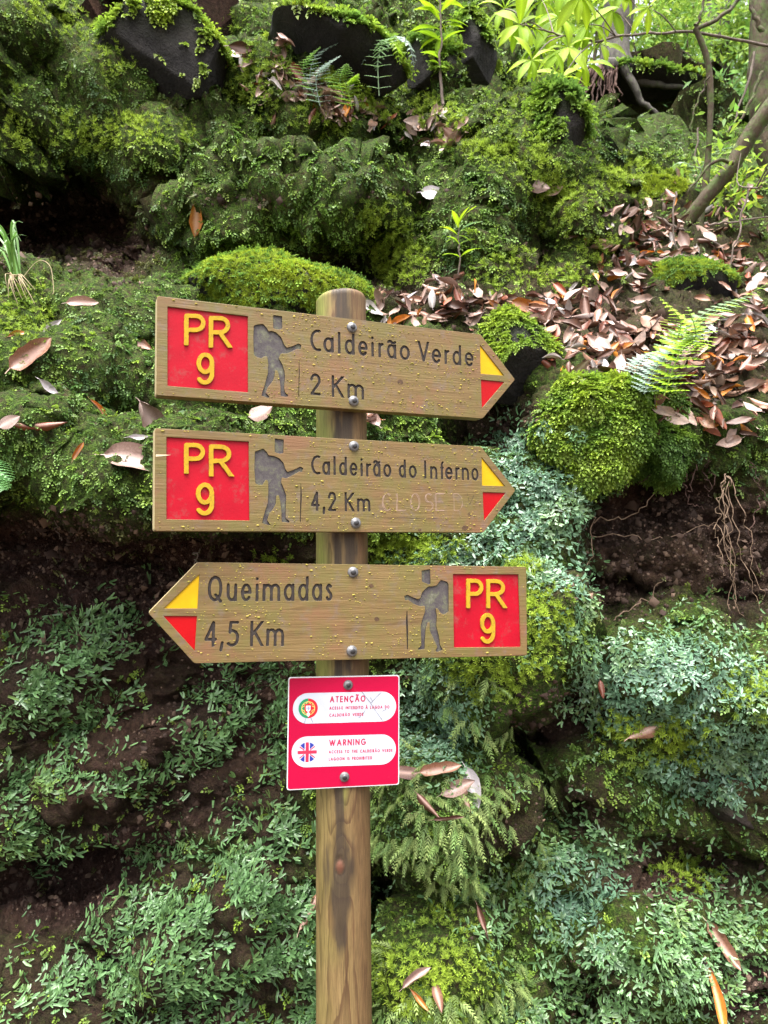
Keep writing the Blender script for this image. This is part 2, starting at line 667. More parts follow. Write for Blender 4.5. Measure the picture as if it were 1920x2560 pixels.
def fill(contours, ext, bev=0.0):
    """flat shape with holes, extruded and softly bevelled -> verts (x, y into the board, z), polygons"""
    cu = bpy.data.curves.new('tmp', 'CURVE')
    cu.dimensions = '2D'
    cu.fill_mode = 'BOTH' if ext else 'FRONT'
    cu.extrude = ext
    cu.bevel_depth = bev
    cu.bevel_resolution = 1
    for c in contours:
        sp = cu.splines.new('POLY')
        sp.points.add(len(c) - 1)
        sp.points.foreach_set('co', np.column_stack([c, np.zeros(len(c)), np.ones(len(c))]).astype(np.float32).ravel())
        sp.use_cyclic_u = True
    ob = bpy.data.objects.new('tmp', cu)
    COL.objects.link(ob)
    me = ob.to_mesh()
    v = np.empty(len(me.vertices) * 3)
    me.vertices.foreach_get('co', v)
    v = v.reshape(-1, 3)
    polys = [tuple(p.vertices) for p in me.polygons]
    nrm = np.array([p.normal[:] for p in me.polygons])
    ctr = np.array([p.center[:] for p in me.polygons])
    ob.to_mesh_clear()
    bpy.data.objects.remove(ob)
    bpy.data.curves.remove(cu)
    T = ext + bev
    vv = np.stack([v[:, 0], T - v[:, 2], v[:, 1]], -1)
    return vv, polys, np.stack([nrm[:, 0], -nrm[:, 2], nrm[:, 1]], -1), np.stack([ctr[:, 0], T - ctr[:, 2], ctr[:, 1]], -1)


def solid(name, contours, mats, parent, y=0.0, ext=0.0, bev=0.0, pick=None):
    v, p, n, c = fill(contours, ext, bev)
    me = bpy.data.meshes.new(name)
    v = v + np.array([0, y, 0])
    me.from_pydata([tuple(q) for q in v], [], p)
    for m in (mats if isinstance(mats, (list, tuple)) else [mats]):
        me.materials.append(m)
    if pick is not None:
        me.polygons.foreach_set('material_index', pick(n, c).astype(np.int32))
    me.update()
    if not ext:    # a sheet: let it face the viewer side of the board
        if len(n) and np.mean(n[:, 1]) > 0:
            me.flip_normals()
    return mobj(name, me, parent)


# ================================================================== signpost
def wood_mats():
    m, t, b = mat('board_wood', rough=.55, spec=.4)
    _ov = globals()['objvec']

    def objvec(t_, scale=(1, 1, 1), rot=(0, 0, 0)):
        base = _ov(t_, scale, rot)
        oi = N(t_, 'ShaderNodeObjectInfo')
        ad = N(t_, 'ShaderNodeVectorMath', operation='ADD')
        ml = N(t_, 'ShaderNodeMath', operation='MULTIPLY')
        ml.inputs[1].default_value = 37.0
        t_.links.new(oi.outputs['Random'], ml.inputs[0])
        t_.links.new(base, ad.inputs[0])
        t_.links.new(ml.outputs[0], ad.inputs[1])
        return ad.outputs[0]
    v = objvec(t, (2.6, 34, 34))
    g1 = noise_node(t, v, 3.2, 6, .6, .8)
    g2 = noise_node(t, objvec(t, (6, 120, 160)), 2.6, 3, .6)
    blot = noise_node(t, objvec(t), 17, 5, .65)
    blot2 = noise_node(t, objvec(t, (1, 1, 1), (0, 0, 1)), 42, 4, .7)
    c = ramp(t, g1, [(.25, (.108, .062, .022)), (.5, (.163, .101, .034)), (.75, (.2, .13, .047))])
    c = mix(t, 1.0, c, ramp(t, g2, [(.3, (.88, .88, .88)), (.7, (1.08, 1.08, 1.08))]), 'MULTIPLY')
    blot3 = noise_node(t, objvec(t, (.8, 1, 1.3), (2, 0, 1)), 9, 4, .6)
    c = mix(t, ramp(t, blot3, [(.36, (.75, .75, .75)), (.5, (0, 0, 0))]), c, (.19, .088, .042))
    c = mix(t, ramp(t, blot, [(.43, (0, 0, 0)), (.6, (.7, .7, .7))]), c, (.13, .112, .026))   # yellow-green algae film
    c = mix(t, ramp(t, blot2, [(.54, (0, 0, 0)), (.7, (.5, .5, .5))]), c, (.15, .112, .10))        # greyed patches
    # algae creeping in from the top edge, dark wet rim
    tc = N(t, 'ShaderNodeTexCoord')
    sp = N(t, 'ShaderNodeSeparateXYZ')
    t.links.new(tc.outputs['Object'], sp.inputs[0])
    e = math_node(t, 'ADD', math_node(t, 'MULTIPLY', sp.outputs['Z'], 11.0), math_node(t, 'MULTIPLY', blot2, .9))
    c = mix(t, ramp(t, e, [(1.05, (0, 0, 0)), (1.5, (.75, .75, .75))]), c, (.085, .105, .025))
    t.links.new(c, b.inputs['Base Color'])
    bump(t, b, math_node(t, 'ADD', g2, math_node(t, 'MULTIPLY', g1, 1.2)), .35, .002)
    me, te, be = mat('board_end_grain', rough=.7, spec=.3)
    ne = noise_node(te, objvec(te, (60, 60, 9)), 6, 4, .6)
    te.links.new(ramp(te, ne, [(.3, (.26, .2, .1)), (.7, (.45, .38, .2))]), be.inputs['Base Color'])
    mg, tg, bgv = mat('carved_groove', rough=.7, spec=.3)
    ng = noise_node(tg, objvec(tg), 90, 4, .7)
    tg.links.new(ramp(tg, ng, [(.3, (.022, .016, .014)), (.6, (.045, .035, .031)), (.8, (.08, .07, .045))]), bgv.inputs['Base Color'])
    mh, th, bh = mat('carved_figure_floor', rough=.65, spec=.3)
    nh = noise_node(th, objvec(th), 55, 6, .75)
    th.links.new(ramp(th, nh, [(.3, (.04, .033, .034)), (.5, (.075, .064, .064)), (.62, (.11, .11, .07)), (.74, (.2, .19, .165))]), bh.inputs['Base Color'])
    bump(th, bh, nh, .4, .003)
    return m, me, mg, mh


M_WOOD, M_END, M_GROOVE, M_FIG = wood_mats()
M_KNOT, _t, _b = mat('wood_knot', (.05, .03, .018), .6, .3)
_t.links.new(ramp(_t, noise_node(_t, objvec(_t), 260, 4), [(.3, (.035, .019, .012)), (.7, (.12, .066, .032))]), _b.inputs['Base Color'])


def paint(name, base, worn, amount, sc=26, rough=.4):
    m, t, b = mat(name, rough=rough, spec=.2)
    oi = N(t, 'ShaderNodeObjectInfo')
    ml = math_node(t, 'MULTIPLY', oi.outputs['Random'], 23.0)
    ad = N(t, 'ShaderNodeVectorMath', operation='ADD')
    t.links.new(objvec(t), ad.inputs[0])
    t.links.new(ml, ad.inputs[1])
    n1 = noise_node(t, ad.outputs[0], sc, 6, .68)
    n2 = noise_node(t, objvec(t, (1, 1, 1), (0, 0, 2)), sc * 5, 4, .7)
    n3 = noise_node(t, objvec(t, (1, 1, 1), (1, 0, 2)), sc * .5, 2, .5)
    f = math_node(t, 'ADD', math_node(t, 'MULTIPLY', n1, .75), math_node(t, 'MULTIPLY', n2, .25))
    c = mix(t, ramp(t, n3, [(.3, (0, 0, 0)), (.7, (1, 1, 1))]), base, tuple(q * .82 for q in base))
    c = mix(t, ramp(t, f, [(.66 - amount * .16, (0, 0, 0)), (.76 - amount * .1, (.62, .62, .62))]), c, worn)
    t.links.new(c, b.inputs['Base Color'])
    bump(t, b, n2, .25, .0015)
    return m


M_RED = paint('red_sign_paint', (.40, .0015, .014), (.24, .07, .06), .85, 34, .5)
M_RED2 = paint('bright_red_paint', (.43, .002, .005), (.5, .2, .05), .1)
M_YEL = paint('yellow_sign_paint', (.60, .36, .006), (.42, .25, .03), .3, 60)
M_LETY = paint('yellow_letter_paint', (.47, .29, .015), (.13, .10, .03), .95, 130, .75)
M_LICH, _t, _b = mat('yellow_lichen', (.42, .33, .055), .8, .2)
_t.links.new(ramp(_t, noise_node(_t, objvec(_t), 60, 2), [(.35, (.19, .17, .03)), (.65, (.42, .32, .075))]), _b.inputs['Base Color'])
M_STEEL, _t, _b = mat('weathered_zinc', rough=.42, spec=.5)
_b.inputs['Metallic'].default_value = .35
_t.links.new(ramp(_t, noise_node(_t, objvec(_t), 170, 4), [(.3, (.085, .082, .084)), (.7, (.25, .247, .25))]), _b.inputs['Base Color'])
M_NUT, _t, _b = mat('dark_bolt_steel', (.06, .058, .06), .4, .5)
_b.inputs['Metallic'].default_value = .7


def axis_at(z):
    a = np.array([-.08878, 1.55, 2.0708])
    b = np.array([-.07620, 1.55, .6566])
    return a + (b - a) * ((z - a[2]) / (b[2] - a[2]))


BASE = axis_at(0.0)
post_root = empty('signpost', BASE, 'round wooden trail signpost carrying three arrow boards and a small red warning plate', 'signpost')

POST_R0, POST_R1, POST_TOP = .0512, .0532, 2.078


def make_post():
    nz, na = 420, 96
    zs = np.linspace(-.4, POST_TOP, nz)
    th = np.linspace(0, 2 * np.pi, na, endpoint=False)       # 0 = towards the viewer, grows to the right
    Z, TH = np.meshgrid(zs, th, indexing='ij')
    rad = POST_R1 + (POST_R0 - POST_R1) * np.clip((Z - .66) / 1.41, 0, 1)
    s = ((TH + np.pi) % (2 * np.pi)) - np.pi
    arc = s * .052                                           # distance along the skin, metres
    P3 = np.stack([np.sin(TH) * .052, -np.cos(TH) * .052, Z], -1)
    # knot under the warning plate
    kz, ka = float(at(848, 2165, 1.5)[2]), -.0035
    dz, da = Z - kz, arc - ka
    # grain: rings of the trunk cut tangentially, pushed aside round the knot
    push = np.exp(-(dz / .055) ** 2 - (da / .035) ** 2)
    grain = np.abs(arc - .010 - .012 * (fbm(P3 * [1, 1, .16], 11, 3, 5) - .5)) * 1.0
    low = fbm(P3 * [1.0, 1.0, .13], 22, 4, 9)
    ringf = grain * 26 + low * 5.2 + .55 * (Z - .6)
    kd = np.sqrt((da / .8) ** 2 + (dz / 1.9) ** 2)
    ringf = ringf + 3.0 * np.exp(-(kd / .022) ** 1.3) + 1.6 * np.exp(-((da - .012) / .022) ** 2) * np.clip(1 - np.abs(dz - .03) / .12, 0, 1)
    # dark weather streak and drying crack
    wob = .0025 * (fbm(np.stack([Z * 0, Z * 0, Z], -1), 16, 3, 21) - .5) * 2
    ca = np.where(Z > kz, -.0045 + .02 * np.clip(Z - kz - .25, 0, 1) * .0, -.002) + wob
    d = np.abs(arc - ca)
    zlow = float(at(850, 2420, 1.5)[2])
    fade = np.clip((Z - zlow) / .05, 0, 1)
    wid = np.where(Z > kz, .0085 + .008 * np.clip((kz + .06 - Z) / .06, 0, 1), .021 * np.clip((Z - zlow) / (kz - zlow), 0, 1) + .003)
    nn = fbm(P3 * [1, 1, .12], 120, 4, 31)
    stain = np.clip(1.6 - d / wid + (nn - .5) * 2.6, 0, 1) * fade
    halo = np.clip(1.35 - np.sqrt((da / .036) ** 2 + ((dz + .022) / .07) ** 2) + (nn - .5) * 2.0, 0, 1) * .92
    stain = np.maximum(stain, halo)
    # run-off below the bolts between the boards: wide black-brown band
    up = np.clip((Z - float(at(850, 1720, 1.5)[2])) / .04, 0, 1)
    band = np.clip(1.3 - np.abs(arc - .014) / .016 + (nn - .5) * 2.2, 0, 1)
    stain = np.maximum(stain, band * up * .95)
    green = np.clip(1.15 - np.abs(arc + .045) / .035 + (fbm(P3, 18, 3, 41) - .5) * 1.6, 0, 1) * np.clip((Z - 1.0) / .35, .22, 1)
    green = np.maximum(green, np.clip(1.0 - np.hypot((arc - .006) / .012, (Z - kz - .135) / .04) + (nn - .5), 0, 1) * .8)
    red = np.clip((arc - .012) / .03 + (fbm(P3 * [1, 1, .3], 25, 3, 51) - .5) * 1.2, 0, 1)
    # relief
    crack = np.exp(-(d / .0016) ** 2) * fade * np.clip(.35 + (nn - .3) * 2, 0, 1)
    r = rad - .004 * crack + .0006 * (fbm(P3 * [1, 1, .1], 150, 2, 61) - .5)
    r = r + .0020 * np.exp(-(np.hypot(da / .007, dz / .011)) ** 4)
    kn = np.clip(1.35 - np.hypot(da / .0075, dz / .0125) ** 2, 0, 1)
    r = r - .003 * np.exp(-((np.hypot(da / .0075, dz / .0125) - 1.15) / .18) ** 2)
    # rounded saw edge at the top
    ed = np.clip((Z - (POST_TOP - .006)) / .006, 0, 1)
    r = r - .004 * ed ** 2
    slant = .006 * np.sin(TH + .6) * np.clip((Z - POST_TOP + .1) / .1, 0, 1)
    c = np.stack([axis_at(z) for z in zs])[:, None, :] - BASE
    v = np.stack([c[..., 0] + np.sin(TH) * r, -np.cos(TH) * r + 0 * Z, Z + slant], -1).reshape(-1, 3)
    k = np.arange(na)
    k2 = (k + 1) % na
    fs = np.concatenate([np.stack([i * na + k, i * na + k2, (i + 1) * na + k2, (i + 1) * na + k], -1) for i in range(nz - 1)])
    top = len(v)
    v = np.concatenate([v, [[c[-1, 0, 0], 0, POST_TOP - .001]]])
    tf = np.stack([(nz - 1) * na + k, (nz - 1) * na + k2, np.full(na, top)], -1)
    ap = lambda q, e=0.0: np.concatenate([q.ravel(), [e]])
    m, t, b = mat('weathered_post_wood', rough=.6, spec=.35)
    fr = attr(t, 'ring').outputs['Fac']
    fine = noise_node(t, objvec(t, (1, 1, .05)), 420, 4, .7)
    med = noise_node(t, objvec(t, (1, 1, .12)), 60, 5, .65)
    x = math_node(t, 'ADD', fr, math_node(t, 'MULTIPLY', med, .5))
    sn = math_node(t, 'FRACT', x)
    early = ramp(t, med, [(.3, (.125, .077, .028)), (.7, (.245, .165, .068))])
    late = ramp(t, med, [(.3, (.05, .022, .010)), (.7, (.10, .05, .022))])
    hair = noise_node(t, objvec(t, (1, 1, .02)), 900, 2, .5)
    c1 = mix(t, ramp(t, sn, [(.0, (0, 0, 0)), (.62, (.05, .05, .05)), (.9, (.8, .8, .8)), (.96, (.75, .75, .75)), (1.0, (0, 0, 0))]), early, late)
    c1 = mix(t, math_node(t, 'MULTIPLY', attr(t, 'red').outputs['Fac'], .62), c1, mix(t, fine, (.07, .034, .016), (.19, .10, .045)))
    c1 = mix(t, math_node(t, 'MULTIPLY', attr(t, 'green').outputs['Fac'], .72), c1, mix(t, fine, (.11, .15, .02), (.27, .30, .055)))
    c1 = mix(t, 1.0, c1, ramp(t, fine, [(.3, (.62, .62, .62)), (.7, (1.25, 1.25, 1.25))]), 'MULTIPLY')
    c1 = mix(t, ramp(t, hair, [(.27, (.75, .75, .75)), (.36, (0, 0, 0))]), c1, (.02, .013, .01))
    sm = math_node(t, 'ADD', attr(t, 'stain').outputs['Fac'], math_node(t, 'MULTIPLY', math_node(t, 'SUBTRACT', fine, .5), 1.5))
    c1 = mix(t, ramp(t, sm, [(.25, (0, 0, 0)), (.85, (.9, .9, .9))]), c1, mix(t, fine, (.016, .011, .007), (.06, .041, .026)))
    c1 = mix(t, attr(t, 'knot').outputs['Fac'], c1, mix(t, med, (.08, .03, .017), (.17, .07, .04)))
    t.links.new(c1, b.inputs['Base Color'])
    bump(t, b, math_node(t, 'ADD', fine, math_node(t, 'MULTIPLY', sn, -.5)), .45, .0015)
    me = npmesh('post', v, [fs, tf], m, True, None, {'ring': ap(ringf, ringf[-1].mean()), 'stain': ap(stain), 'green': ap(green, .6), 'red': ap(red), 'knot': ap(kn)})
    mobj('post', me, post_root)


make_post()


def pose(yaw, roll, x, z, th):
    M = Matrix.Rotation(yaw, 4, 'Z') @ Matrix.Rotation(roll, 4, 'Y')
    n = np.array(M.to_3x3() @ Vector((0, -1, 0)))
    o = axis_at(z) + n * th + np.array(M.to_3x3() @ Vector((x, 0, 0)))
    M.translation = V(o)
    return M


def flat_map(M):
    """pixel of the photograph -> (x, z) on the face of a board"""
    Mi = np.array(M.inverted())

    def f(p):
        p = np.atleast_2d(np.asarray(p, float))
        d = ray(p[:, 0], p[:, 1]) @ Mi[:3, :3].T
        o = Mi[:3, :3] @ CAM + Mi[:3, 3]
        k = -o[1] / d[:, 1]
        q = o + d * k[:, None]
        return q[:, [0, 2]]
    return f


def bolt(parent, x, z, r=.0105, y=0.0):
    prof = [(0, .0074), (.0026, .0073), (.0044, .0066), (.0050, .0058), (.0051, .0046), (.0066, .0045), (.0086, .0034), (.0099, .0014), (.0105, -.0004)]
    k = r / .0105
    n = 20
    a = np.linspace(0, 2 * np.pi, n, endpoint=False)
    vs = np.concatenate([np.stack([np.cos(a) * pr * k, np.full(n, -ph * k), np.sin(a) * pr * k], -1) for pr, ph in prof[1:]] + [[[0, -prof[0][1] * k, 0]]])
    fs = [np.stack([i * n + np.arange(n), i * n + (np.arange(n) + 1) % n, (i + 1) * n + (np.arange(n) + 1) % n, (i + 1) * n + np.arange(n)], -1) for i in range(len(prof) - 2)]
    cap = np.stack([np.full(n, len(vs) - 1), (np.arange(n) + 1) % n, np.arange(n)], -1)
    me = npmesh('bolt', vs, [np.concatenate(fs)[:, ::-1], cap[:, ::-1]], [M_STEEL, M_NUT])
    mi = np.zeros(len(me.polygons), np.int32)
    ctr = np.array([p.center[:] for p in me.polygons])
    mi[np.hypot(ctr[:, 0], ctr[:, 2]) < .0048 * k] = 1
    me.polygons.foreach_set('material_index', mi)
    o = mobj('bolt', me, parent)
    o.location = (x, y, z)
    o.rotation_euler = (random.uniform(-.08, .08), random.uniform(0, 3), random.uniform(-.08, .08))


BL, BH, BT, BTH = .736, .178, .081, .026


def inside(poly, x, y):
    r = np.zeros(np.shape(x), bool)
    q = len(poly)
    for i in range(q):
        x0, y0 = poly[i]
        x1, y1 = poly[(i + 1) % q]
        cnd = (y0 > y) != (y1 > y)
        r ^= cnd & (x < (x1 - x0) * (y - y0) / (y1 - y0 + 1e-12) + x0)
    return r


def rounded(poly, r=.0012):
    """slightly eased corners, as a router leaves them"""
    poly = np.asarray(poly, float)
    res = []
    for i in range(len(poly)):
        p, a, b = poly[i], poly[i - 1], poly[(i + 1) % len(poly)]
        u, v = a - p, b - p
        u *= min(r / np.hypot(*u), .4)
        v *= min(r / np.hypot(*v), .4)
        res += [p + u, p + (u + v) * .28, p + v]
    return np.array(res)


def board(M, tip_right, label, lines, pr, figure, stick, red, tris, bolts, scale, off, extra=None, seed=0, knots=()):
    fm = flat_map(M)
    mp = lambda pts: fm(np.asarray(pts, float) * scale[0] + off[0])
    mp2 = lambda pts: fm(np.asarray(pts, float) * scale[1] + off[1])
    L, H, T = BL / 2, BH / 2, BT
    if tip_right:
        outl = np.array([(-L, -H), (L - T, -H), (L, 0), (L - T, H), (-L, H)])
    else:
        outl = np.array([(-L, 0), (-L + T, -H), (L, -H), (L, H), (-L + T, H)])
    o_r = rounded(outl, .003)
    # subtle waviness of the sawn edge
    holes, floors = [], []
    for nm, which, txt, boxes, b0, b1, capH, t in lines:
        mm = mp if which == 0 else mp2
        p0, p1 = mm([b0])[0], mm([b1])[0]
        slope = (p1[1] - p0[1]) / (p1[0] - p0[0])
        base = p0[1] - slope * p0[0]
        cont = []
        for ch, (l, r) in zip(txt, boxes):
            a = mm([(l, b0[1]), (r, b0[1])])
            st = place_glyph(GL[ch], a[0][0], a[1][0], base, slope, capH, t)
            cont += stroke_outline(st, t * 1.08, .0006, .0009, None if ch in ',Q' else (base, slope, capH * (1.15 if ch == 'ã' else 1)))
        holes += cont
        floors.append((nm, cont, M_GROOVE, .0024))
    fig = [rounded(mm_, .0012) for mm_ in figure(mp if tip_right else mp2)]
    holes += fig
    floors.append(('hiker_figure', fig, M_FIG, .0026))
    stk = rounded((mp if tip_right else mp2)(stick), .0008)
    holes.append(stk)
    floors.append(('walking_stick', [stk], M_GROOVE, .0028))
    rd = rounded((mp if tip_right else mp2)(red))
    holes.append(rd)
    floors.append(('red_panel', [rd], M_RED, .0036))
    tmap = mp2 if tip_right else mp
    for nm, tri, m in (('yellow_arrow', tris[0], M_YEL), ('red_arrow', tris[1], M_RED2)):
        tr = rounded(tmap(tri))
        holes.append(tr)
        floors.append((nm, [tr], m, .0024))
    pn = [rd] + [f[1][0] for f in floors if 'arrow' in f[0]]

    def pick(n, c):
        mi = np.zeros(len(n))
        side = np.abs(n[:, 1]) < .5
        x, z = c[:, 0], c[:, 2]
        edge = np.zeros(len(n), bool)
        for i in range(len(outl)):
            a, b = outl[i], outl[(i + 1) % len(outl)]
            d = (b - a) / np.hypot(*(b - a))
            edge |= np.abs((x - a[0]) * d[1] - (z - a[1]) * d[0]) < .0035
        mi[side & ~edge] = 2
        for q in pn:
            ctr = q.mean(0)
            big = ctr + (q - ctr) * 1.03
            mi[side & inside(big, x, z)] = 0
        mi[side & edge & (np.abs(n[:, 0]) > .55)] = 1
        return mi
    bo = solid('direction_board', [o_r] + holes, [M_WOOD, M_END, M_GROOVE], post_root, 0, BTH / 2 - .0007, .0007, pick)
    bo.matrix_local = Matrix.Translation(V(-BASE)) @ M
    bo['label'] = label
    for nm, cont, m, dep in floors:
        solid(nm, cont, m, bo, dep)
    # raised yellow PR and 9
    mm = mp if tip_right else mp2
    for ch, l, r, top, bot in pr:
        a = mm([(l, bot), (r, bot), (l, top)])
        sl = (a[1][1] - a[0][1]) / (a[1][0] - a[0][0])
        st = place_glyph(GL[ch], a[0][0], a[1][0], a[0][1] - sl * a[0][0], sl, a[2][1] - a[0][1], .0078)
        solid('raised_letter' if ch != '9' else 'raised_number', stroke_outline(st, .0074, .0006, .0008, (a[0][1] - sl * a[0][0], sl, a[2][1] - a[0][1])), M_LETY, bo, -.0002, .0017, .0002)
    for bx in bolts:
        q = mp2([bx])[0]
        bolt(bo, q[0], q[1], .0108)
    for q, kr in knots:
        c = mp2([q])[0]
        ek = E(c[0], c[1], kr * 1.15, kr * .85, 0, 345, 18)
        solid('knot', [ek * 1.0 + (vnoise(np.stack([ek[:, 0], ek[:, 1], ek[:, 0] * 0], -1), 400, 2) - .5)[:, None] * .002], M_KNOT, bo, -.00025)
    # lichen granules on the face
    rg = np.random.default_rng(50 + seed)
    n = 1800
    x = rg.uniform(-L, L, n)
    z = rg.uniform(-H, H, n)
    P = np.stack([x, z * 0, z], -1)
    dens = np.clip((fbm(P, 16, 3, 70 + seed) - .36) * 4.2, .06, 1) + .25 * (np.abs(z) > H - .03) + .25 * (x * (1 if tip_right else -1) < -L + .03)
    ok = inside(outl * .985, x, z) & (rg.random(n) < dens * .95)
    for q in [rd, fig[0]] + pn[1:]:
        ok &= ~inside(q, x, z)
    for q in holes:
        if len(q) > 6:
            cq = q.mean(0)
            ok &= ~inside(cq + (q - cq) * 1.12, x, z)
    bag = Bag()
    a = np.linspace(0, 2 * np.pi, 6, endpoint=False)
    for xx, zz in zip(x[ok], z[ok]):
        r = rg.uniform(.0006, .0018) * (1.5 if rg.random() < .15 else .9)
        rr = r * rg.uniform(.75, 1.2, 6)
        v = np.concatenate([np.stack([xx + 1.3 * rr * np.cos(a), np.full(6, .0003), zz + rr * .8 * np.sin(a)], -1),
                            np.stack([xx + .8 * rr * np.cos(a), np.full(6, -r * .55), zz + rr * .5 * np.sin(a)], -1), [[xx, -r * .75, zz]]])
        k = np.arange(6)
        k2 = (k + 1) % 6
        bag.add(v, np.stack([k, k + 6, k2 + 6, k2], -1))
        bag.add(v[:0], np.stack([k + 6 - len(v), np.full(6, 12) - len(v), k2 + 6 - len(v)], -1)) if 0 else bag.f3.append(np.stack([k + 6, np.full(6, 12), k2 + 6], -1).astype(np.int32) + bag.n - 13)
    lo = mobj('lichen', bag.mesh('lichen', M_LICH), bo)
    lo['kind'] = 'stuff'
    if extra:
        extra(bo, mp, mp2)
    return bo


HIKE = [(908, 380), (930, 368), (990, 363), (1022, 400), (1035, 425), (1060, 420), (1100, 435), (1140, 475), (1165, 535), (1185, 560), (1230, 548), (1280, 525), (1308, 540), (1300, 578), (1272, 572), (1215, 600), (1180, 612), (1135, 612), (1120, 650), (1150, 700), (1168, 760), (1172, 800), (1168, 850), (1165, 900), (1172, 930), (1200, 958), (1190, 972), (1132, 965), (1130, 880), (1120, 800), (1105, 752), (1090, 748), (1085, 800), (1070, 840), (1030, 890), (1012, 935), (1045, 968), (1035, 982), (972, 962), (980, 930), (1000, 870), (1015, 810), (1025, 780), (1030, 700), (1020, 635), (1000, 635), (975, 652), (930, 640), (910, 622), (905, 500)]
HEAD = [(1070, 288), (1148, 300), (1150, 400), (1130, 411), (1100, 412), (1070, 400)]
HIKE2 = [(918, 295), (990, 268), (1022, 300), (1035, 325), (1080, 330), (1125, 350), (1160, 390), (1175, 440), (1190, 462), (1235, 448), (1295, 418), (1325, 432), (1312, 470), (1290, 462), (1225, 498), (1180, 520), (1145, 512), (1140, 550), (1165, 610), (1182, 660), (1180, 730), (1178, 845), (1212, 876), (1205, 888), (1140, 880), (1138, 790), (1130, 720), (1118, 660), (1100, 660), (1095, 730), (1075, 770), (1040, 810), (1025, 868), (1050, 898), (1042, 910), (978, 892), (985, 850), (1005, 780), (1025, 720), (1030, 640), (1028, 540), (1012, 530), (985, 572), (955, 575), (922, 560), (914, 450)]
HEAD2 = [(1083, 185), (1162, 195), (1158, 310), (1125, 316), (1083, 302)]
HIKE3 = [(720, 278), (690, 302), (665, 330), (655, 370), (638, 384), (575, 360), (548, 345), (520, 360), (530, 398), (554, 390), (600, 425), (650, 443), (688, 440), (692, 480), (670, 540), (655, 600), (658, 680), (660, 760), (632, 788), (634, 799), (690, 791), (692, 720), (700, 620), (715, 572), (727, 572), (728, 640), (760, 710), (790, 772), (773, 805), (790, 817), (838, 796), (815, 755), (808, 690), (785, 600), (790, 520), (780, 458), (792, 460), (820, 500), (845, 511), (885, 485), (885, 262), (870, 240), (820, 225), (785, 270), (750, 278)]
HEAD3 = [(662, 150), (735, 137), (739, 262), (720, 266), (664, 242)]
SC1 = 500 / 1659
SC2 = 570 / 1659
SC3 = 510 / 1659

board(pose(.3898, -.0161, -.0043, 1.9193, .0785), True, 'uppermost arrow board, carved Caldeirão Verde 2 Km, pointing right',
      [('destination_lettering', 1, 'CaldeirãoVerde', [(75, 155), (170, 247), (275, 298), (325, 399), (423, 494), (517, 540), (570, 612), (632, 702), (725, 800), (857, 941), (958, 1027), (1050, 1090), (1108, 1173), (1197, 1262)], (115, 519), (1230, 630), .0305 * 1.42, .0058),
       ('distance_lettering', 1, '2Km', [(75, 153), (231, 319), (345, 467)], (113, 840), (405, 868), .0430, .0056)],
      [('P', 333, 510, 278, 540), ('R', 538, 722, 297, 560), ('9', 436, 582, 600, 868)],
      lambda m: [m(HIKE), m(HEAD)], [(1284, 660), (1290, 660), (1294, 760), (1289, 972), (1279, 972), (1282, 800)],
      [(192, 216), (866, 298), (868, 935), (192, 880)],
      ([(1308, 465), (1490, 698), (1313, 683)], [(1315, 722), (1493, 740), (1322, 938)]),
      [(378, 345), (390, 880)], (SC1, SC2), (np.array([360, 700]), np.array([750, 700])), seed=1, knots=[((730, 742), .0055), ((1010, 905), .003)])


def graffiti(bo, mp, mp2):
    """faint pale scratched CLOSED with an underline and a small ring"""
    ms, t, b = mat('scratched_wood', (.30, .205, .15), .7, .2)
    st = []
    for txt, l, r in (('C', 597, 655), ('L', 700, 765), ('O', 803, 868), ('S', 905, 965), ('E', 985, 1050), ('D', 1120, 1185)):
        a = mp2([(l, 690), (r, 690), (l, 565)])
        st += place_glyph(UC[txt][0], a[0][0], a[1][0], a[0][1], 0, a[2][1] - a[0][1], .001)
    cont = []
    for q in st:
        for k in range(2):
            cont.append(stroke_outline([q + np.array([.0016, .0008]) * (k - .5)], .0009, .0003, .0007))
    for cc in cont:
        pass
    flat = stroke_outline([q for q in st] + [q + np.array([.0022, .0012]) for q in st[:5]], .0011, .00035, .0009)
    solid('scratched_lettering', flat, ms, bo, -.0003)
    md, t, b = mat('pencil_mark', (.06, .04, .035), .7, .2)
    line = mp2([(640, 742), (760, 738), (900, 748), (1000, 745)])
    c = mp2([(1233, 716)])[0]
    ring = E(c[0], c[1], .0036, .0036, 0, 360, 20)
    ring2 = E(c[0], c[1], .0014, .0014, 0, 360, 12)
    xx = mp2([(1215, 560), (1235, 640), (1265, 575)])
    for q in (line, ring, ring2, xx):
        solid('pencil_mark', stroke_outline([q], .0007, .0003), md, bo, -.0003)
    # split at the left end, white raw wood
    mw, t, b = mat('raw_split_wood', (.62, .5, .34), .7, .2)
    sp = mp([(98, 318), (160, 320), (225, 323), (170, 331), (97, 338)])
    solid('wood_split', [sp], mw, bo, -.0004)


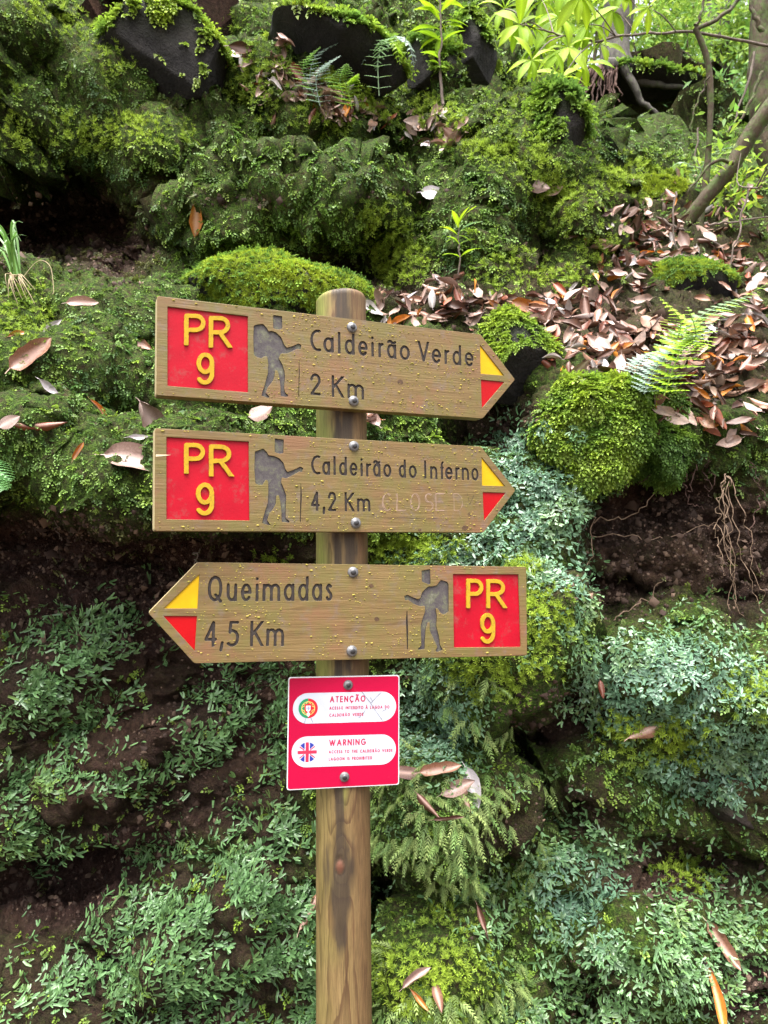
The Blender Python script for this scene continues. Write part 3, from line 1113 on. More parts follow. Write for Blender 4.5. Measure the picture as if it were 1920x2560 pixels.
board(pose(.4117, -.0200, -.0064, 1.6807, .0785), True, 'middle arrow board, carved Caldeirão do Inferno 4,2 Km with CLOSED scratched on',
      [('destination_lettering', 1, 'CaldeirãodoInferno', [(81, 151), (161, 221), (244, 261), (284, 343), (361, 421), (440, 459), (481, 522), (531, 588), (606, 666), (719, 773), (791, 851), (904, 921), (947, 1001), (1020, 1049), (1056, 1113), (1130, 1165), (1177, 1231), (1246, 1301)], (115, 428), (1273, 471), .0375, .0052),
       ('distance_lettering', 1, '4,2Km', [(79, 146), (163, 186), (204, 266), (325, 396), (415, 514)], (110, 692), (465, 698), .0374, .0052)],
      [('P', 333, 507, 222, 477), ('R', 540, 733, 235, 500), ('9', 432, 582, 551, 826)],
      lambda m: [m(HIKE2), m(HEAD2)], [(1298, 558), (1304, 558), (1312, 660), (1302, 884), (1292, 884), (1295, 700)],
      [(183, 170), (873, 210), (880, 870), (183, 860)],
      ([(1320, 295), (1497, 513), (1323, 508)], [(1328, 552), (1503, 557), (1338, 770)]),
      [(392, 220), (405, 778)], (SC1, SC2), (np.array([360, 1040]), np.array([750, 1040])), graffiti, seed=2, knots=[((1200, 815), .006), ((870, 830), .003)])

board(pose(.2998, .0076, -.0016, 1.4391, .0785), False, 'lowest arrow board, carved Queimadas 4,5 Km, pointing left',
      [('destination_lettering', 0, 'Queimadas', [(547, 669), (702, 789), (818, 907), (936, 966), (994, 1141), (1167, 1256), (1283, 1370), (1396, 1481), (1507, 1566)], (600, 404), (1530, 400), .0468, .0058),
       ('distance_lettering', 0, '4,5Km', [(521, 626), (643, 684), (703, 806), (893, 1002), (1024, 1172)], (570, 774), (1100, 768), .0468, .0058)],
      [('P', 1030, 1167, 217, 456), ('R', 1193, 1350, 220, 456), ('9', 1143, 1263, 496, 745)],
      lambda m: [m(HIKE3), m(HEAD3)], [(541, 478), (550, 478), (556, 640), (554, 796), (544, 796), (535, 560)],
      [(917, 177), (1455, 180), (1475, 775), (925, 780)],
      ([(487, 172), (470, 462), (185, 462)], [(183, 518), (467, 518), (448, 810)]),
      [(105, 165), (97, 805)], (SC3, SC3), (np.array([350, 1380]), np.array([850, 1380])), seed=3, knots=[((255, 275), .0042), ((300, 545), .0045)])


def warning_plate():
    M = pose(.2056, .0047, -.0058, 1.2131, .0562)
    fm = flat_map(M)
    sc, of = 340 / 1659, np.array([690, 1660])
    mp = lambda pts: fm(np.asarray(pts, float) * sc + of)
    L, H = .2135 / 2, .2062 / 2
    mw, t, b = mat('white_plate', (.62, .62, .64), .35, .5)
    mr = paint('crimson_print', (.46, .002, .042), (.5, .1, .15), .3, 9, .4)
    mpn = paint('white_print', (.52, .54, .62), (.5, .46, .42), .12, 40, .35)
    mt, t, b = mat('crimson_ink', (.42, .012, .06), .4, .5)
    rect = lambda e: rounded(np.array([(-L + e, -H + e), (L - e, -H + e), (L - e, H - e), (-L + e, H - e)]), .004)
    po = solid('warning_plate', [rect(0)], mw, post_root, 0, .0012, .0003)
    po.matrix_local = Matrix.Translation(V(-BASE)) @ M
    po['label'] = 'small square crimson warning plate in Portuguese and English'
    solid('red_print', [rect(.0016)], mr, po, -.0003)
    for l, r, ty, by in ((205, 1465, (545 - 187, 513 - 183), (545 + 187, 513 + 183)), (190, 1462, (1078 - 190, 1035 - 183), (1078 + 190, 1035 + 183))):
        c0, c1 = mp([(l, (ty[0] + by[0]) / 2)])[0], mp([(r, (ty[1] + by[1]) / 2)])[0]
        rr = (mp([(760, (ty[0] + ty[1]) / 2)])[0][1] - mp([(760, (by[0] + by[1]) / 2)])[0][1]) / 2
        cz = (c0[1] + c1[1]) / 2
        pill = CAT(E(c1[0] - rr, c1[1], rr, rr, -90, 90, 18), E(c0[0] + rr, c0[1], rr, rr, 90, 270, 18))
        solid('text_panel', [pill], mpn, po, -.0006)

    def line(nm, txt, l, r, b0, b1, cap, wgt):
        p0, p1 = mp([(l, b0)])[0], mp([(r, b1)])[0]
        sl = (p1[1] - p0[1]) / (p1[0] - p0[0])
        H_ = cap
        gap, sp = .26, .55
        wt = wgt
        ws = [sp if ch == ' ' else UC[ch][1] * (1) + wt / H_ for ch in txt]
        tot = sum(ws) + gap * (len(txt) - 1)
        k = (p1[0] - p0[0]) / tot
        x = p0[0]
        cont = []
        for ch, w_ in zip(txt, ws):
            if ch != ' ':
                st = place_glyph(UC[ch][0], x, x + w_ * k, p0[1] - sl * p0[0], sl, H_, wt)
                cont += stroke_outline(st, wt, wt / 4)
            x += (w_ + gap) * k
        solid(nm, cont, mt, po, -.0009)
    u = abs(mp([(650, 400)])[0][1] - mp([(650, 500)])[0][1]) / 100
    line('warning_heading', 'ATENÇÃO', 655, 1090, 470, 458, 78 * u, .0021)
    line('warning_lettering', 'ACESSO INTERDITO À LAGOA DO', 650, 1383, 557, 541, 39 * u, .00115)
    line('warning_lettering', 'CALDEIRÃO VERDE', 650, 1066, 643, 632, 39 * u, .00115)
    line('warning_heading', 'WARNING', 647, 1095, 1001, 985, 79 * u, .0021)
    line('warning_lettering', 'ACCESS TO THE CALDEIRÃO VERDE', 643, 1421, 1091, 1070, 39 * u, .00115)
    line('warning_lettering', 'LAGOON IS PROHIBITED', 642, 1172, 1179, 1161, 39 * u, .00115)
    # round flags
    ink = lambda nm, c: mat(nm, c, .4, .5)[0]
    mg, mrd, my, mb, mwh = ink('flag_green', (.01, .22, .09)), ink('flag_red', (.55, .01, .02)), ink('flag_yellow', (.62, .47, .12)), ink('flag_blue', (.02, .03, .27)), ink('flag_white', (.75, .75, .8))
    c = mp([(392, 540)])[0]
    r = 119 * u
    f = bpy.data.objects.new('flag', None)
    f.empty_display_size = .01
    disc = lambda a0, a1, q=1.0, n=30: CAT(E(c[0], c[1], r * q, r * q, a0, a1, n))

    def sub(nm, cont, m, lay):
        return solid(nm, cont, m, po, -.0008 - lay * .0002)
    sub('flag_green_field', [disc(90, 270)], mg, 0)
    sub('flag_red_field', [disc(-90, 90)], mrd, 0)
    wgt = r * .075
    st = [E(c[0], c[1], r * .68, r * .68, 0, 360, 30), E(c[0], c[1], r * .68, r * .28, 0, 360, 24), E(c[0], c[1], r * .3, r * .68, 0, 360, 24), c + r * PL((-.5, .45), (.5, -.45)), c + r * PL((-.5, -.45), (.5, .45))]
    sub('armillary_sphere', stroke_outline(st, wgt, wgt / 3), my, 1)
    shield = lambda q: c + r * q * CAT(PL((-.36, .42), (.36, .42), (.36, -.1)), E(0, -.1, .36, .4, 0, -180, 10))
    sub('coat_of_arms', [shield(1.05)], mrd, 2)
    sub('inner_shield', [shield(.66)], mwh, 3)
    dots = []
    for dx, dy in ((0, .16), (-.14, .03), (0, .03), (.14, .03), (0, -.12)):
        dots.append(E(c[0] + dx * r, c[1] + dy * r, r * .055, r * .075, 0, 350, 8))
    sub('blue_shields', dots, mb, 4)
    ch = mp([(392, 618)])[0]
    sub('paint_chip', [ch + r * PL((-.14, -.1), (.05, -.2), (.17, -.02), (.12, .2), (-.03, .3), (-.12, .12))], mwh, 5)
    c = mp([(380, 1075)])[0]

    def blue(x, y):
        x, y = (x - c[0]) / r, (y - c[1]) / r
        return np.minimum.reduce([1 - np.hypot(x, y), np.abs(x) - .27, np.abs(y) - .27, (np.abs(y) - np.abs(x) * .95) * .7 - .02]) * r

    def redx(x, y):
        x, y = (x - c[0]) / r, (y - c[1]) / r
        cross = np.maximum(.165 - np.abs(x), .165 - np.abs(y))
        d1 = np.minimum(.05 - np.abs(np.abs(y) - np.abs(x) * .72 - .0) * .8, np.abs(x) - .3)
        return np.minimum(1 - np.hypot(x, y), np.maximum(cross, d1)) * r
    sub('union_flag_blue', sdf_contours(blue, c[0] - r * 1.1, c[0] + r * 1.1, c[1] - r * 1.1, c[1] + r * 1.1, r / 26), mb, 0)
    sub('union_flag_red', sdf_contours(redx, c[0] - r * 1.1, c[0] + r * 1.1, c[1] - r * 1.1, c[1] + r * 1.1, r / 26), ink('flag_rose', (.6, .02, .06)), 0)
    md = ink('scratch_dark', (.07, .06, .06))
    sc_ = [mp(q) for q in ([(1047, 340), (1150, 470), (1215, 570), (1300, 690)], [(1282, 346), (1225, 400), (1162, 470)], [(1147, 405), (1175, 450)], [(360, 665), (347, 720)], [(425, 660), (450, 712)], [(1295, 575), (1345, 550)], [(1085, 570), (1055, 610)], [(1010, 650), (1030, 640)])]
    for q in sc_:
        solid('scratch', stroke_outline([q], .0006, .00025, .0004), md, po, -.0011)
    for x, y in ((880, 255), (835, 1378)):
        q = mp([(x, y)])[0]
        bolt(po, q[0], q[1], .0095, -.0004)


warning_plate()


# ================================================================== hillside
CTRL = [
    # (row, [(column, metres ahead), ...]) read off the photograph by the size of leaves and stones
    (-420, [(-500, 5.6), (300, 5.6), (1000, 6.6), (1400, 8.5), (2400, 8.5)]),
    (-100, [(-500, 4.6), (200, 4.6), (800, 5.0), (1150, 5.6), (1400, 7.5), (1900, 8.0), (2400, 8.0)]),
    (40, [(-500, 4.2), (0, 4.1), (400, 4.35), (800, 4.7), (1150, 5.0), (1300, 5.9), (1600, 6.4), (1900, 6.6), (2400, 6.4)]),
    (150, [(-400, 3.9), (0, 3.85), (250, 4.0), (420, 4.4), (560, 4.1), (800, 4.4), (1000, 4.5), (1200, 4.6), (1350, 5.3), (1550, 5.7), (1900, 5.9), (2300, 5.8)]),
    (250, [(-400, 3.5), (0, 3.45), (200, 3.5), (420, 4.1), (600, 3.75), (800, 3.9), (1000, 4.05), (1200, 4.1), (1330, 4.6), (1430, 6.2), (1500, 6.6), (1720, 6.6), (1800, 5.8), (1900, 5.5)]),
    (320, [(-400, 3.2), (50, 3.05), (280, 3.1), (480, 3.45), (700, 3.5), (900, 3.6), (1100, 3.65), (1240, 3.8), (1380, 4.5), (1480, 5.3), (1560, 5.4), (1700, 5.2), (1900, 5.0), (2300, 5.0)]),
    (400, [(-400, 3.0), (60, 2.92), (250, 2.95), (400, 3.05), (600, 3.2), (900, 3.25), (1150, 3.3), (1320, 3.4), (1420, 4.3), (1550, 4.5), (1750, 4.5), (1950, 4.4), (2300, 4.3)]),
    (470, [(-400, 3.45), (0, 3.45), (130, 3.3), (260, 3.05), (430, 2.95), (600, 2.98), (900, 3.02), (1150, 3.05), (1380, 3.15), (1470, 3.9), (1650, 4.0), (1900, 4.0)]),
    (560, [(-400, 3.55), (0, 3.6), (180, 3.55), (330, 3.3), (450, 2.88), (600, 2.78), (800, 2.8), (1000, 2.82), (1200, 2.85), (1440, 2.95), (1540, 3.4), (1700, 3.5), (1920, 3.6), (2300, 3.5)]),
    (650, [(-400, 3.2), (0, 3.25), (180, 3.35), (330, 3.2), (430, 2.85), (560, 2.72), (760, 2.78), (900, 2.82), (1050, 2.74), (1250, 2.68), (1460, 2.75), (1600, 3.05), (1800, 3.1), (2300, 3.1)]),
    (730, [(-400, 2.4), (0, 2.45), (200, 2.62), (380, 2.66), (600, 2.66), (850, 2.76), (950, 2.72), (1100, 2.46), (1300, 2.5), (1500, 2.6), (1700, 2.75), (1900, 2.9), (2300, 2.9)]),
    (800, [(-400, 2.15), (0, 2.2), (200, 2.32), (390, 2.36), (600, 2.4), (850, 2.42), (1000, 2.35), (1200, 2.35), (1400, 2.38), (1650, 2.5), (1900, 2.62), (2300, 2.65)]),
    (900, [(-400, 1.95), (0, 2.0), (200, 2.08), (390, 2.1), (700, 2.18), (1000, 2.2), (1200, 2.22), (1400, 2.18), (1600, 2.25), (1900, 2.35), (2300, 2.4)]),
    (1000, [(-400, 1.8), (0, 1.84), (200, 1.88), (390, 1.9), (700, 2.05), (950, 2.1), (1100, 2.25), (1250, 2.25), (1400, 2.05), (1600, 2.02), (1800, 2.12), (2000, 2.2), (2300, 2.2)]),
    (1090, [(-400, 1.74), (0, 1.76), (200, 1.76), (400, 1.77), (650, 1.9), (900, 2.02), (1100, 2.18), (1260, 2.1), (1400, 2.0), (1600, 1.98), (1760, 2.05), (1900, 2.1)]),
    (1180, [(-400, 1.74), (0, 1.76), (200, 1.70), (400, 1.71), (650, 1.84), (900, 1.98), (1150, 2.05), (1350, 2.0), (1480, 2.08), (1620, 2.12), (1800, 2.1), (2000, 2.1)]),
    (1250, [(-400, 1.98), (0, 2.0), (130, 1.82), (280, 1.72), (400, 1.74), (600, 1.86), (850, 1.97), (1150, 2.0), (1380, 1.98), (1470, 2.1), (1650, 2.14), (1850, 2.1), (2300, 2.1)]),
    (1330, [(-400, 2.1), (0, 2.12), (150, 2.08), (320, 2.0), (480, 1.97), (700, 1.99), (950, 1.96), (1200, 1.95), (1390, 1.95), (1470, 2.09), (1650, 2.12), (1850, 2.09), (2300, 2.1)]),
    (1430, [(-400, 2.08), (0, 2.1), (300, 2.06), (600, 2.04), (900, 1.98), (1200, 1.93), (1380, 1.92), (1470, 2.07), (1650, 2.08), (1850, 2.07)]),
    (1520, [(-400, 2.03), (0, 2.05), (300, 2.03), (600, 2.02), (900, 1.98), (1200, 1.88), (1400, 1.9), (1500, 2.12), (1650, 2.08), (1850, 2.06), (2300, 2.0)]),
    (1630, [(-400, 2.0), (0, 2.0), (300, 2.01), (600, 2.01), (900, 1.99), (1080, 1.92), (1230, 1.82), (1370, 1.84), (1480, 1.98), (1650, 1.98), (1880, 2.0)]),
    (1730, [(-400, 1.98), (0, 1.98), (400, 2.0), (700, 2.0), (1000, 1.95), (1170, 1.92), (1300, 1.95), (1450, 1.97), (1620, 1.9), (1800, 1.9), (2300, 1.92)]),
    (1830, [(-400, 1.96), (0, 1.97), (400, 2.0), (700, 2.0), (1000, 1.94), (1150, 1.95), (1300, 2.04), (1450, 1.98), (1600, 1.9), (1800, 1.93), (2300, 1.93)]),
    (1950, [(-400, 1.93), (0, 1.95), (400, 1.97), (700, 1.97), (950, 1.9), (1080, 1.82), (1250, 1.84), (1400, 1.95), (1550, 1.92), (1750, 1.92), (1900, 1.9)]),
    (2080, [(-400, 1.9), (0, 1.93), (300, 1.96), (600, 1.95), (950, 1.87), (1080, 1.78), (1280, 1.8), (1450, 1.95), (1600, 1.98), (1800, 1.98), (2300, 1.95)]),
    (2220, [(-400, 1.93), (0, 1.98), (200, 2.02), (400, 1.98), (620, 1.91), (780, 1.9), (960, 1.9), (1150, 1.92), (1350, 1.9), (1550, 1.9), (1800, 1.95), (2300, 1.95)]),
    (2340, [(-400, 1.9), (0, 1.97), (150, 1.97), (350, 1.9), (600, 1.86), (800, 1.86), (1000, 1.86), (1200, 1.86), (1380, 1.85), (1600, 1.84), (1800, 1.88), (2300, 1.9)]),
    (2460, [(-400, 1.83), (0, 1.88), (350, 1.86), (600, 1.84), (800, 1.83), (1050, 1.76), (1200, 1.8), (1380, 1.88), (1600, 1.82), (1900, 1.84), (2300, 1.85)]),
    (2600, [(-400, 1.78), (0, 1.82), (400, 1.82), (800, 1.8), (1100, 1.75), (1400, 1.84), (1600, 1.8), (1900, 1.8), (2300, 1.8)]),
    (3050, [(-500, 1.72), (400, 1.72), (960, 1.7), (1500, 1.72), (2400, 1.72)]),
]


def surface_depth(PX, PY):
    """smooth interpolation of CTRL: along each row, then between rows"""
    rows = np.array([r for r, _ in CTRL], float)
    xs = PX[0]
    prof = []
    for r, pts in CTRL:
        a = np.array(pts, float)
        # monotone smooth interpolation along the row
        k = np.clip(np.searchsorted(a[:, 0], xs) - 1, 0, len(a) - 2)
        tt = np.clip((xs - a[k, 0]) / (a[k + 1, 0] - a[k, 0]), 0, 1)
        tt = tt * tt * (3 - 2 * tt) * .6 + tt * .4
        prof.append(a[k, 1] * (1 - tt) + a[k + 1, 1] * tt)
    prof = np.array(prof)
    ys = PY[:, 0]
    k = np.clip(np.searchsorted(rows, ys) - 1, 0, len(rows) - 2)
    tt = np.clip((ys - rows[k]) / (rows[k + 1] - rows[k]), 0, 1)
    tt = (tt * tt * (3 - 2 * tt) * .6 + tt * .4)[:, None]
    return prof[k] * (1 - tt) + prof[k + 1] * tt


def axis_steps(lo, a, b, hi, fine, coarse):
    return np.concatenate([np.arange(lo, a, coarse), np.arange(a, b, fine), np.arange(b, hi + 1, coarse)])


GX = axis_steps(-480, -60, 1980, 2400, 6.0, 20)
GY = axis_steps(-420, -40, 2600, 3050, 6.0, 22)


def blob(PX, PY, L):
    """soft union of ellipses (cx, cy, rx, ry[, strength[, tilt degrees]])"""
    r = np.zeros(np.broadcast(PX, PY).shape)
    for q in L:
        cx, cy, rx, ry = q[:4]
        s = q[4] if len(q) > 4 else 1.0
        a = R(q[5]) if len(q) > 5 else 0
        dx, dy = PX - cx, PY - cy
        u = (dx * math.cos(a) + dy * math.sin(a)) / rx
        v = (-dx * math.sin(a) + dy * math.cos(a)) / ry
        r = np.maximum(r, s * np.exp(-(u * u + v * v) ** 2 * .7))
    return r


SOIL = [(110, 560, 260, 130), (290, 640, 130, 90, .9), (450, 540, 60, 50, .5), (130, 1370, 420, 100), (420, 1430, 330, 130), (300, 1560, 330, 110, .85), (620, 1640, 160, 150, .75),  # bare earth; in the upper hollows its dark colour also stands in for shade
        (130, 2230, 240, 90), (330, 2120, 170, 70, .8, -25), (420, 1900, 300, 260, .55), (560, 1800, 180, 200, .6), (230, 1750, 260, 120, .45), (1660, 1330, 215, 170), (1560, 1480, 170, 90, .85), (1850, 1400, 110, 190, .9),
        (1240, 1050, 150, 75, .75), (1390, 1770, 190, 100, .8), (1250, 2080, 100, 90, .6), (1430, 2020, 120, 90, .7), (1700, 2190, 230, 110, .8), (1850, 2470, 110, 90, 1), (1820, 1980, 140, 70, .5),
        (960, 2190, 90, 120, .5), (1140, 2300, 130, 60, .5), (1480, 2480, 120, 110, .6), (520, 2520, 110, 60, .6), (280, 2420, 120, 50, .6, -30), (820, 660, 130, 40, .6), (660, 490, 70, 40, .5),
        (440, 280, 110, 50, .8), (1560, 255, 100, 45, .6), (1700, 275, 100, 50, .6), (1700, 620, 260, 110, .5), (1500, 800, 420, 110, .6), (1740, 920, 240, 110, .7), (1060, 760, 160, 60, .7), (820, 1380, 110, 60, .6),
        (1000, 1690, 60, 60, .4), (520, 505, 60, 40, .8), (900, 490, 70, 24, .7), (1080, 490, 80, 22, .7), (760, 340, 55, 24, .7), (1335, 650, 60, 60, .7), (190, 130, 80, 26, .7, 25), (1000, 462, 45, 18, .7), (560, 255, 45, 34, .7), (820, 700, 140, 34, .9), (640, 500, 95, 30, .85), (60, 150, 80, 60, .5), (250, 110, 90, 50, .6)]
THAL = [(1330, 1210, 130, 170, 1.0), (1250, 1340, 190, 70, 1), (1400, 1450, 70, 120, .9), (1120, 1390, 140, 60, .8), (1680, 1705, 240, 125, 1), (1800, 1900, 170, 120, 1), (1080, 1800, 110, 140, .9),
        (560, 2310, 270, 110, 1), (700, 2180, 130, 120, .9), (740, 2430, 130, 160, 1), (520, 2450, 260, 130, .8), (210, 2500, 220, 70, .7), (230, 2380, 240, 60, .7, -32), (150, 1640, 170, 90, .8, -30), (60, 1740, 100, 80, .8),
        (230, 1830, 110, 70, .75, -20), (70, 1960, 110, 40, .8), (480, 1880, 110, 50, .6, -15), (640, 1900, 80, 60, .7), (430, 2120, 120, 40, .6, -15), (60, 2120, 90, 60, .9), (670, 1750, 90, 130, .7), (520, 1700, 50, 60, .6),
        (1650, 2400, 240, 170, 1), (1450, 2200, 130, 140, .9), (1800, 2300, 130, 110, .8), (1380, 2540, 140, 60, .8), (1200, 2250, 100, 80, .5), (900, 2330, 60, 120, .4), (640, 2060, 130, 60, .5), (300, 1970, 110, 40, .5, -20)]
CUSH = [(300, 335, 150, 42, 1), (45, 320, 85, 60, 1, 25), (140, 40, 150, 40, .8, 25), (280, 130, 60, 60, .7, 60), (520, 60, 60, 80, .9, 50), (800, 80, 210, 36, 1, 32), (880, 230, 130, 34, 1, 30), (1150, 330, 190, 42, .9, 35), (1380, 440, 150, 34, .9, 55),
        (1420, 520, 60, 90, .6, 60), (1010, 130, 90, 50, .7), (640, 210, 80, 60, .5), (1000, 660, 70, 60, 1), (960, 560, 60, 60, .8), (1030, 1370, 110, 50, 1), (1300, 1420, 50, 30, .9), (1330, 1550, 90, 80, .9), (1250, 1660, 120, 80, .9),
        (1080, 2440, 130, 90, 1), (1120, 2320, 70, 50, .6), (1700, 1850, 80, 60, .9), (1720, 2180, 90, 50, .7), (1620, 450, 150, 50, .9), (60, 800, 80, 80, .5), (1400, 700, 90, 40, .7), (1270, 690, 80, 60, .5), (1870, 1730, 60, 60, .6), (1560, 1840, 60, 60, .7),
        (1340, 260, 130, 80, .5), (1500, 620, 60, 60, .5), (780, 300, 90, 40, .6, 20), (700, 1400, 60, 30, .4)]
FEATH = [(1130, 2040, 190, 90, 1), (1020, 2080, 110, 90, 1), (1290, 2000, 120, 70, .8), (1000, 1930, 80, 60, .7), (1180, 1740, 60, 70, .9), (1240, 1800, 50, 60, .6), (1160, 2200, 90, 70, .6), (960, 2360, 40, 40, .7), (1210, 2500, 110, 70, .7), (1280, 2440, 60, 60, .6), (1080, 2540, 120, 50, .7), (1320, 2160, 70, 60, .5), (1750, 1880, 50, 50, .4)]


LITTER = [(1460, 770, 130, 50), (1600, 850, 120, 60), (1060, 775, 130, 42), (1180, 765, 110, 40), (1420, 800, 150, 65), (1490, 880, 110, 65), (1540, 750, 110, 40, .8), (1330, 830, 80, 40, .8), (1590, 940, 120, 50), (1740, 950, 170, 75), (1850, 870, 120, 90), (1680, 1010, 100, 50),
          (1850, 1050, 80, 70, .8), (1700, 610, 190, 60, .9), (1580, 570, 80, 60, .8), (1800, 490, 140, 60, .7), (1560, 670, 70, 40, .9), (1850, 690, 100, 60, .8), (1900, 780, 70, 70, .8), (1120, 735, 60, 40)]
LITTER_UP = [(740, 215, 120, 34, 1, 34), (860, 275, 110, 26, 1, 26), (1090, 335, 85, 40, 1), (640, 150, 60, 26, .8, 20), (970, 300, 60, 18, .5)]
LITTER_GAP = [(940, 1055, 60, 22, 1), (880, 1040, 60, 22, 1)]
MOUNDS = [(300, 325, 170, 60, .22), (40, 310, 100, 80, .24), (140, 60, 130, 40, .2, 25), (250, 150, 60, 70, .16), (120, 210, 110, 50, .12), (480, 420, 120, 90, .12), (640, 340, 110, 60, .15), (800, 400, 140, 70, .16), (600, 570, 150, 70, .13),
          (850, 570, 150, 60, .15), (960, 600, 60, 60, .10), (1150, 540, 110, 80, .13), (1240, 640, 110, 90, .1), (1400, 560, 110, 110, .13), (1200, 430, 160, 50, .12, 35), (1000, 350, 140, 45, .12, 30), (720, 250, 130, 45, .14, 30), (620, 230, 60, 60, .12),
          (640, 485, 100, 35, -.16), (520, 500, 60, 50, -.12), (830, 690, 130, 36, -.2), (1330, 640, 70, 60, -.12), (1080, 480, 90, 26, -.12), (900, 480, 70, 28, -.12), (760, 330, 60, 28, -.12), (440, 290, 130, 40, -.15), (420, 190, 140, 90, -.25), (180, 120, 90, 30, -.14, 25),
          (1000, 455, 50, 22, -.1), (560, 250, 50, 40, -.12), (1300, 480, 50, 26, -.1), (60, 780, 90, 70, .08), (200, 940, 140, 50, .07), (300, 850, 120, 40, .07), (110, 890, 60, 24, -.06), (300, 1010, 110, 26, -.06), (560, 1000, 110, 40, .07), (60, 1120, 80, 50, .06),
          (180, 1700, 190, 60, .06, -30), (330, 1900, 200, 70, .07, -25), (560, 1700, 120, 90, -.05), (140, 2200, 230, 60, -.14, -12), (620, 2330, 190, 90, .05), (1330, 1560, 90, 80, .08), (1240, 1690, 110, 60, .08), (1280, 1880, 110, 80, -.1), (1120, 2020, 150, 70, .08), (1240, 2130, 110, 50, -.09),
          (960, 2200, 60, 120, -.09), (1090, 2440, 120, 80, .09), (1400, 2060, 70, 110, -.1), (1640, 1960, 130, 40, -.12, 20), (1690, 1700, 200, 100, .06), (1740, 2150, 120, 60, -.08), (1620, 2400, 190, 110, .05), (1480, 2470, 60, 80, -.08), (1640, 1480, 190, 26, -.08, 8), (1560, 1270, 110, 60, -.05), (1180, 1060, 120, 60, -.1),
          (1590, 270, 80, 45, -.15), (1720, 290, 80, 45, -.15), (1600, 400, 110, 40, .1), (1500, 430, 90, 50, .12, 40)]


def mounds(PX, PY):
    r = np.zeros(PX.shape)
    for q in MOUNDS:
        r = r + q[4] * ((1.45 if q[4] > 0 else 2.6) if q[1] < 720 else 1.25) * blob(PX, PY, [(*q[:4], 1.0, *(q[5:] or (0,)))])
    return r


def make_hillside():
    PX, PY = np.meshgrid(GX, GY)
    Y = surface_depth(PX, PY)
    # ragged coarse form: break the smooth sheet into ledges before anything else
    P = at(PX, PY, Y)
    wob = np.stack([fbm(P, 3.2, 3, 100 + i) - .5 for i in (0, 1)], -1)
    k = np.clip(Y / 2.2, .8, 2.4)
    PX2, PY2 = PX + wob[..., 0] * 110, PY + wob[..., 1] * 90
    Y = np.empty_like(Y)
    # resample the interpolated sheet at the shifted places
    base = surface_depth(PX, PY)
    ix = np.interp(np.clip(PX2, GX[0], GX[-1]), GX, np.arange(len(GX)))
    iy = np.interp(np.clip(PY2, GY[0], GY[-1]), GY, np.arange(len(GY)))
    i0, j0 = np.clip(ix.astype(int), 0, len(GX) - 2), np.clip(iy.astype(int), 0, len(GY) - 2)
    fx, fy = ix - i0, iy - j0
    Y = (base[j0, i0] * (1 - fx) + base[j0, i0 + 1] * fx) * (1 - fy) + (base[j0 + 1, i0] * (1 - fx) + base[j0 + 1, i0 + 1] * fx) * fy
    P = at(PX, PY, Y)

    def normals(P):
        du = np.gradient(P, axis=1)
        dv = np.gradient(P, axis=0)
        n = np.cross(dv, du)
        n /= np.linalg.norm(n, axis=-1, keepdims=True) + 1e-12
        tow = (n * (CAM - P)).sum(-1, keepdims=True)
        return np.where(tow < 0, -n, n)
    n = normals(P)
    soil = blob(PX, PY, SOIL)
    near = np.clip(Y / 2.0, .8, 2.2)
    # stones and hollows one can name in the photograph
    P = P + n * mounds(PX, PY)[..., None]
    n = normals(P)
    # pillows of moss over stones, undercut below, cracks between them
    w1, r1 = worley(P * [1, .7, 1.35], 4.6, 5)
    w2, r2 = worley(P * [1, .8, 1.2], 13, 6)
    b1 = np.clip(1.05 - w1 ** 2 * 1.25, 0, 1) * (1 - .75 * np.clip(r1, -.6, .6))
    b2 = np.clip(1.0 - w2 ** 2 * 1.2, 0, 1) * (1 - .75 * np.clip(r2, -.6, .6))
    b3 = np.clip(1.0 - worley(P, 34, 11)[0] ** 2 * 1.2, 0, 1)
    calm = 1 - .55 * np.clip((PX - 1330) / 120, 0, 1) * np.clip((520 - PY) / 80, 0, 1)
    calm = calm * (1 - .75 * np.clip((PX - 1400) / 60, 0, 1) * np.clip((380 - PY) / 60, 0, 1))
    amp = (.05 * b1 * (fbm(P, 2.5, 2, 12) * 1.6) + .036 * b2 * (fbm(P, 5, 2, 13) * 1.8) + .011 * b3) * near * calm
    amp = amp * (1 - .6 * soil)
    rough = (fbm(P, 9, 4, 7) - .5) * .085 * near * calm + (fbm(P, 40, 3, 8) - .5) * .026
    ridg = (np.abs(fbm(P * [1, 1, 1.6], 12, 4, 9) - .5) * -.2 + .02) * soil + (fbm(P, 75, 3, 10) - .5) * .02 * soil
    P = P + n * (amp + rough + ridg)[..., None]
    n = normals(P)
    return PX, PY, P, n, soil


PXg, PYg, Pg, Ng, SOILg = make_hillside()
OPEN = (PXg > 1215) & (PYg < np.interp(PXg, [1215, 1330, 1480, 1650, 1920, 2400], [-200, 105, 180, 215, 190, 150]))


def project(P):
    d = P - CAM
    z = d @ FW
    return 960 + F_PX * (d @ RT) / z, 1280 - F_PX * (d @ UP) / z


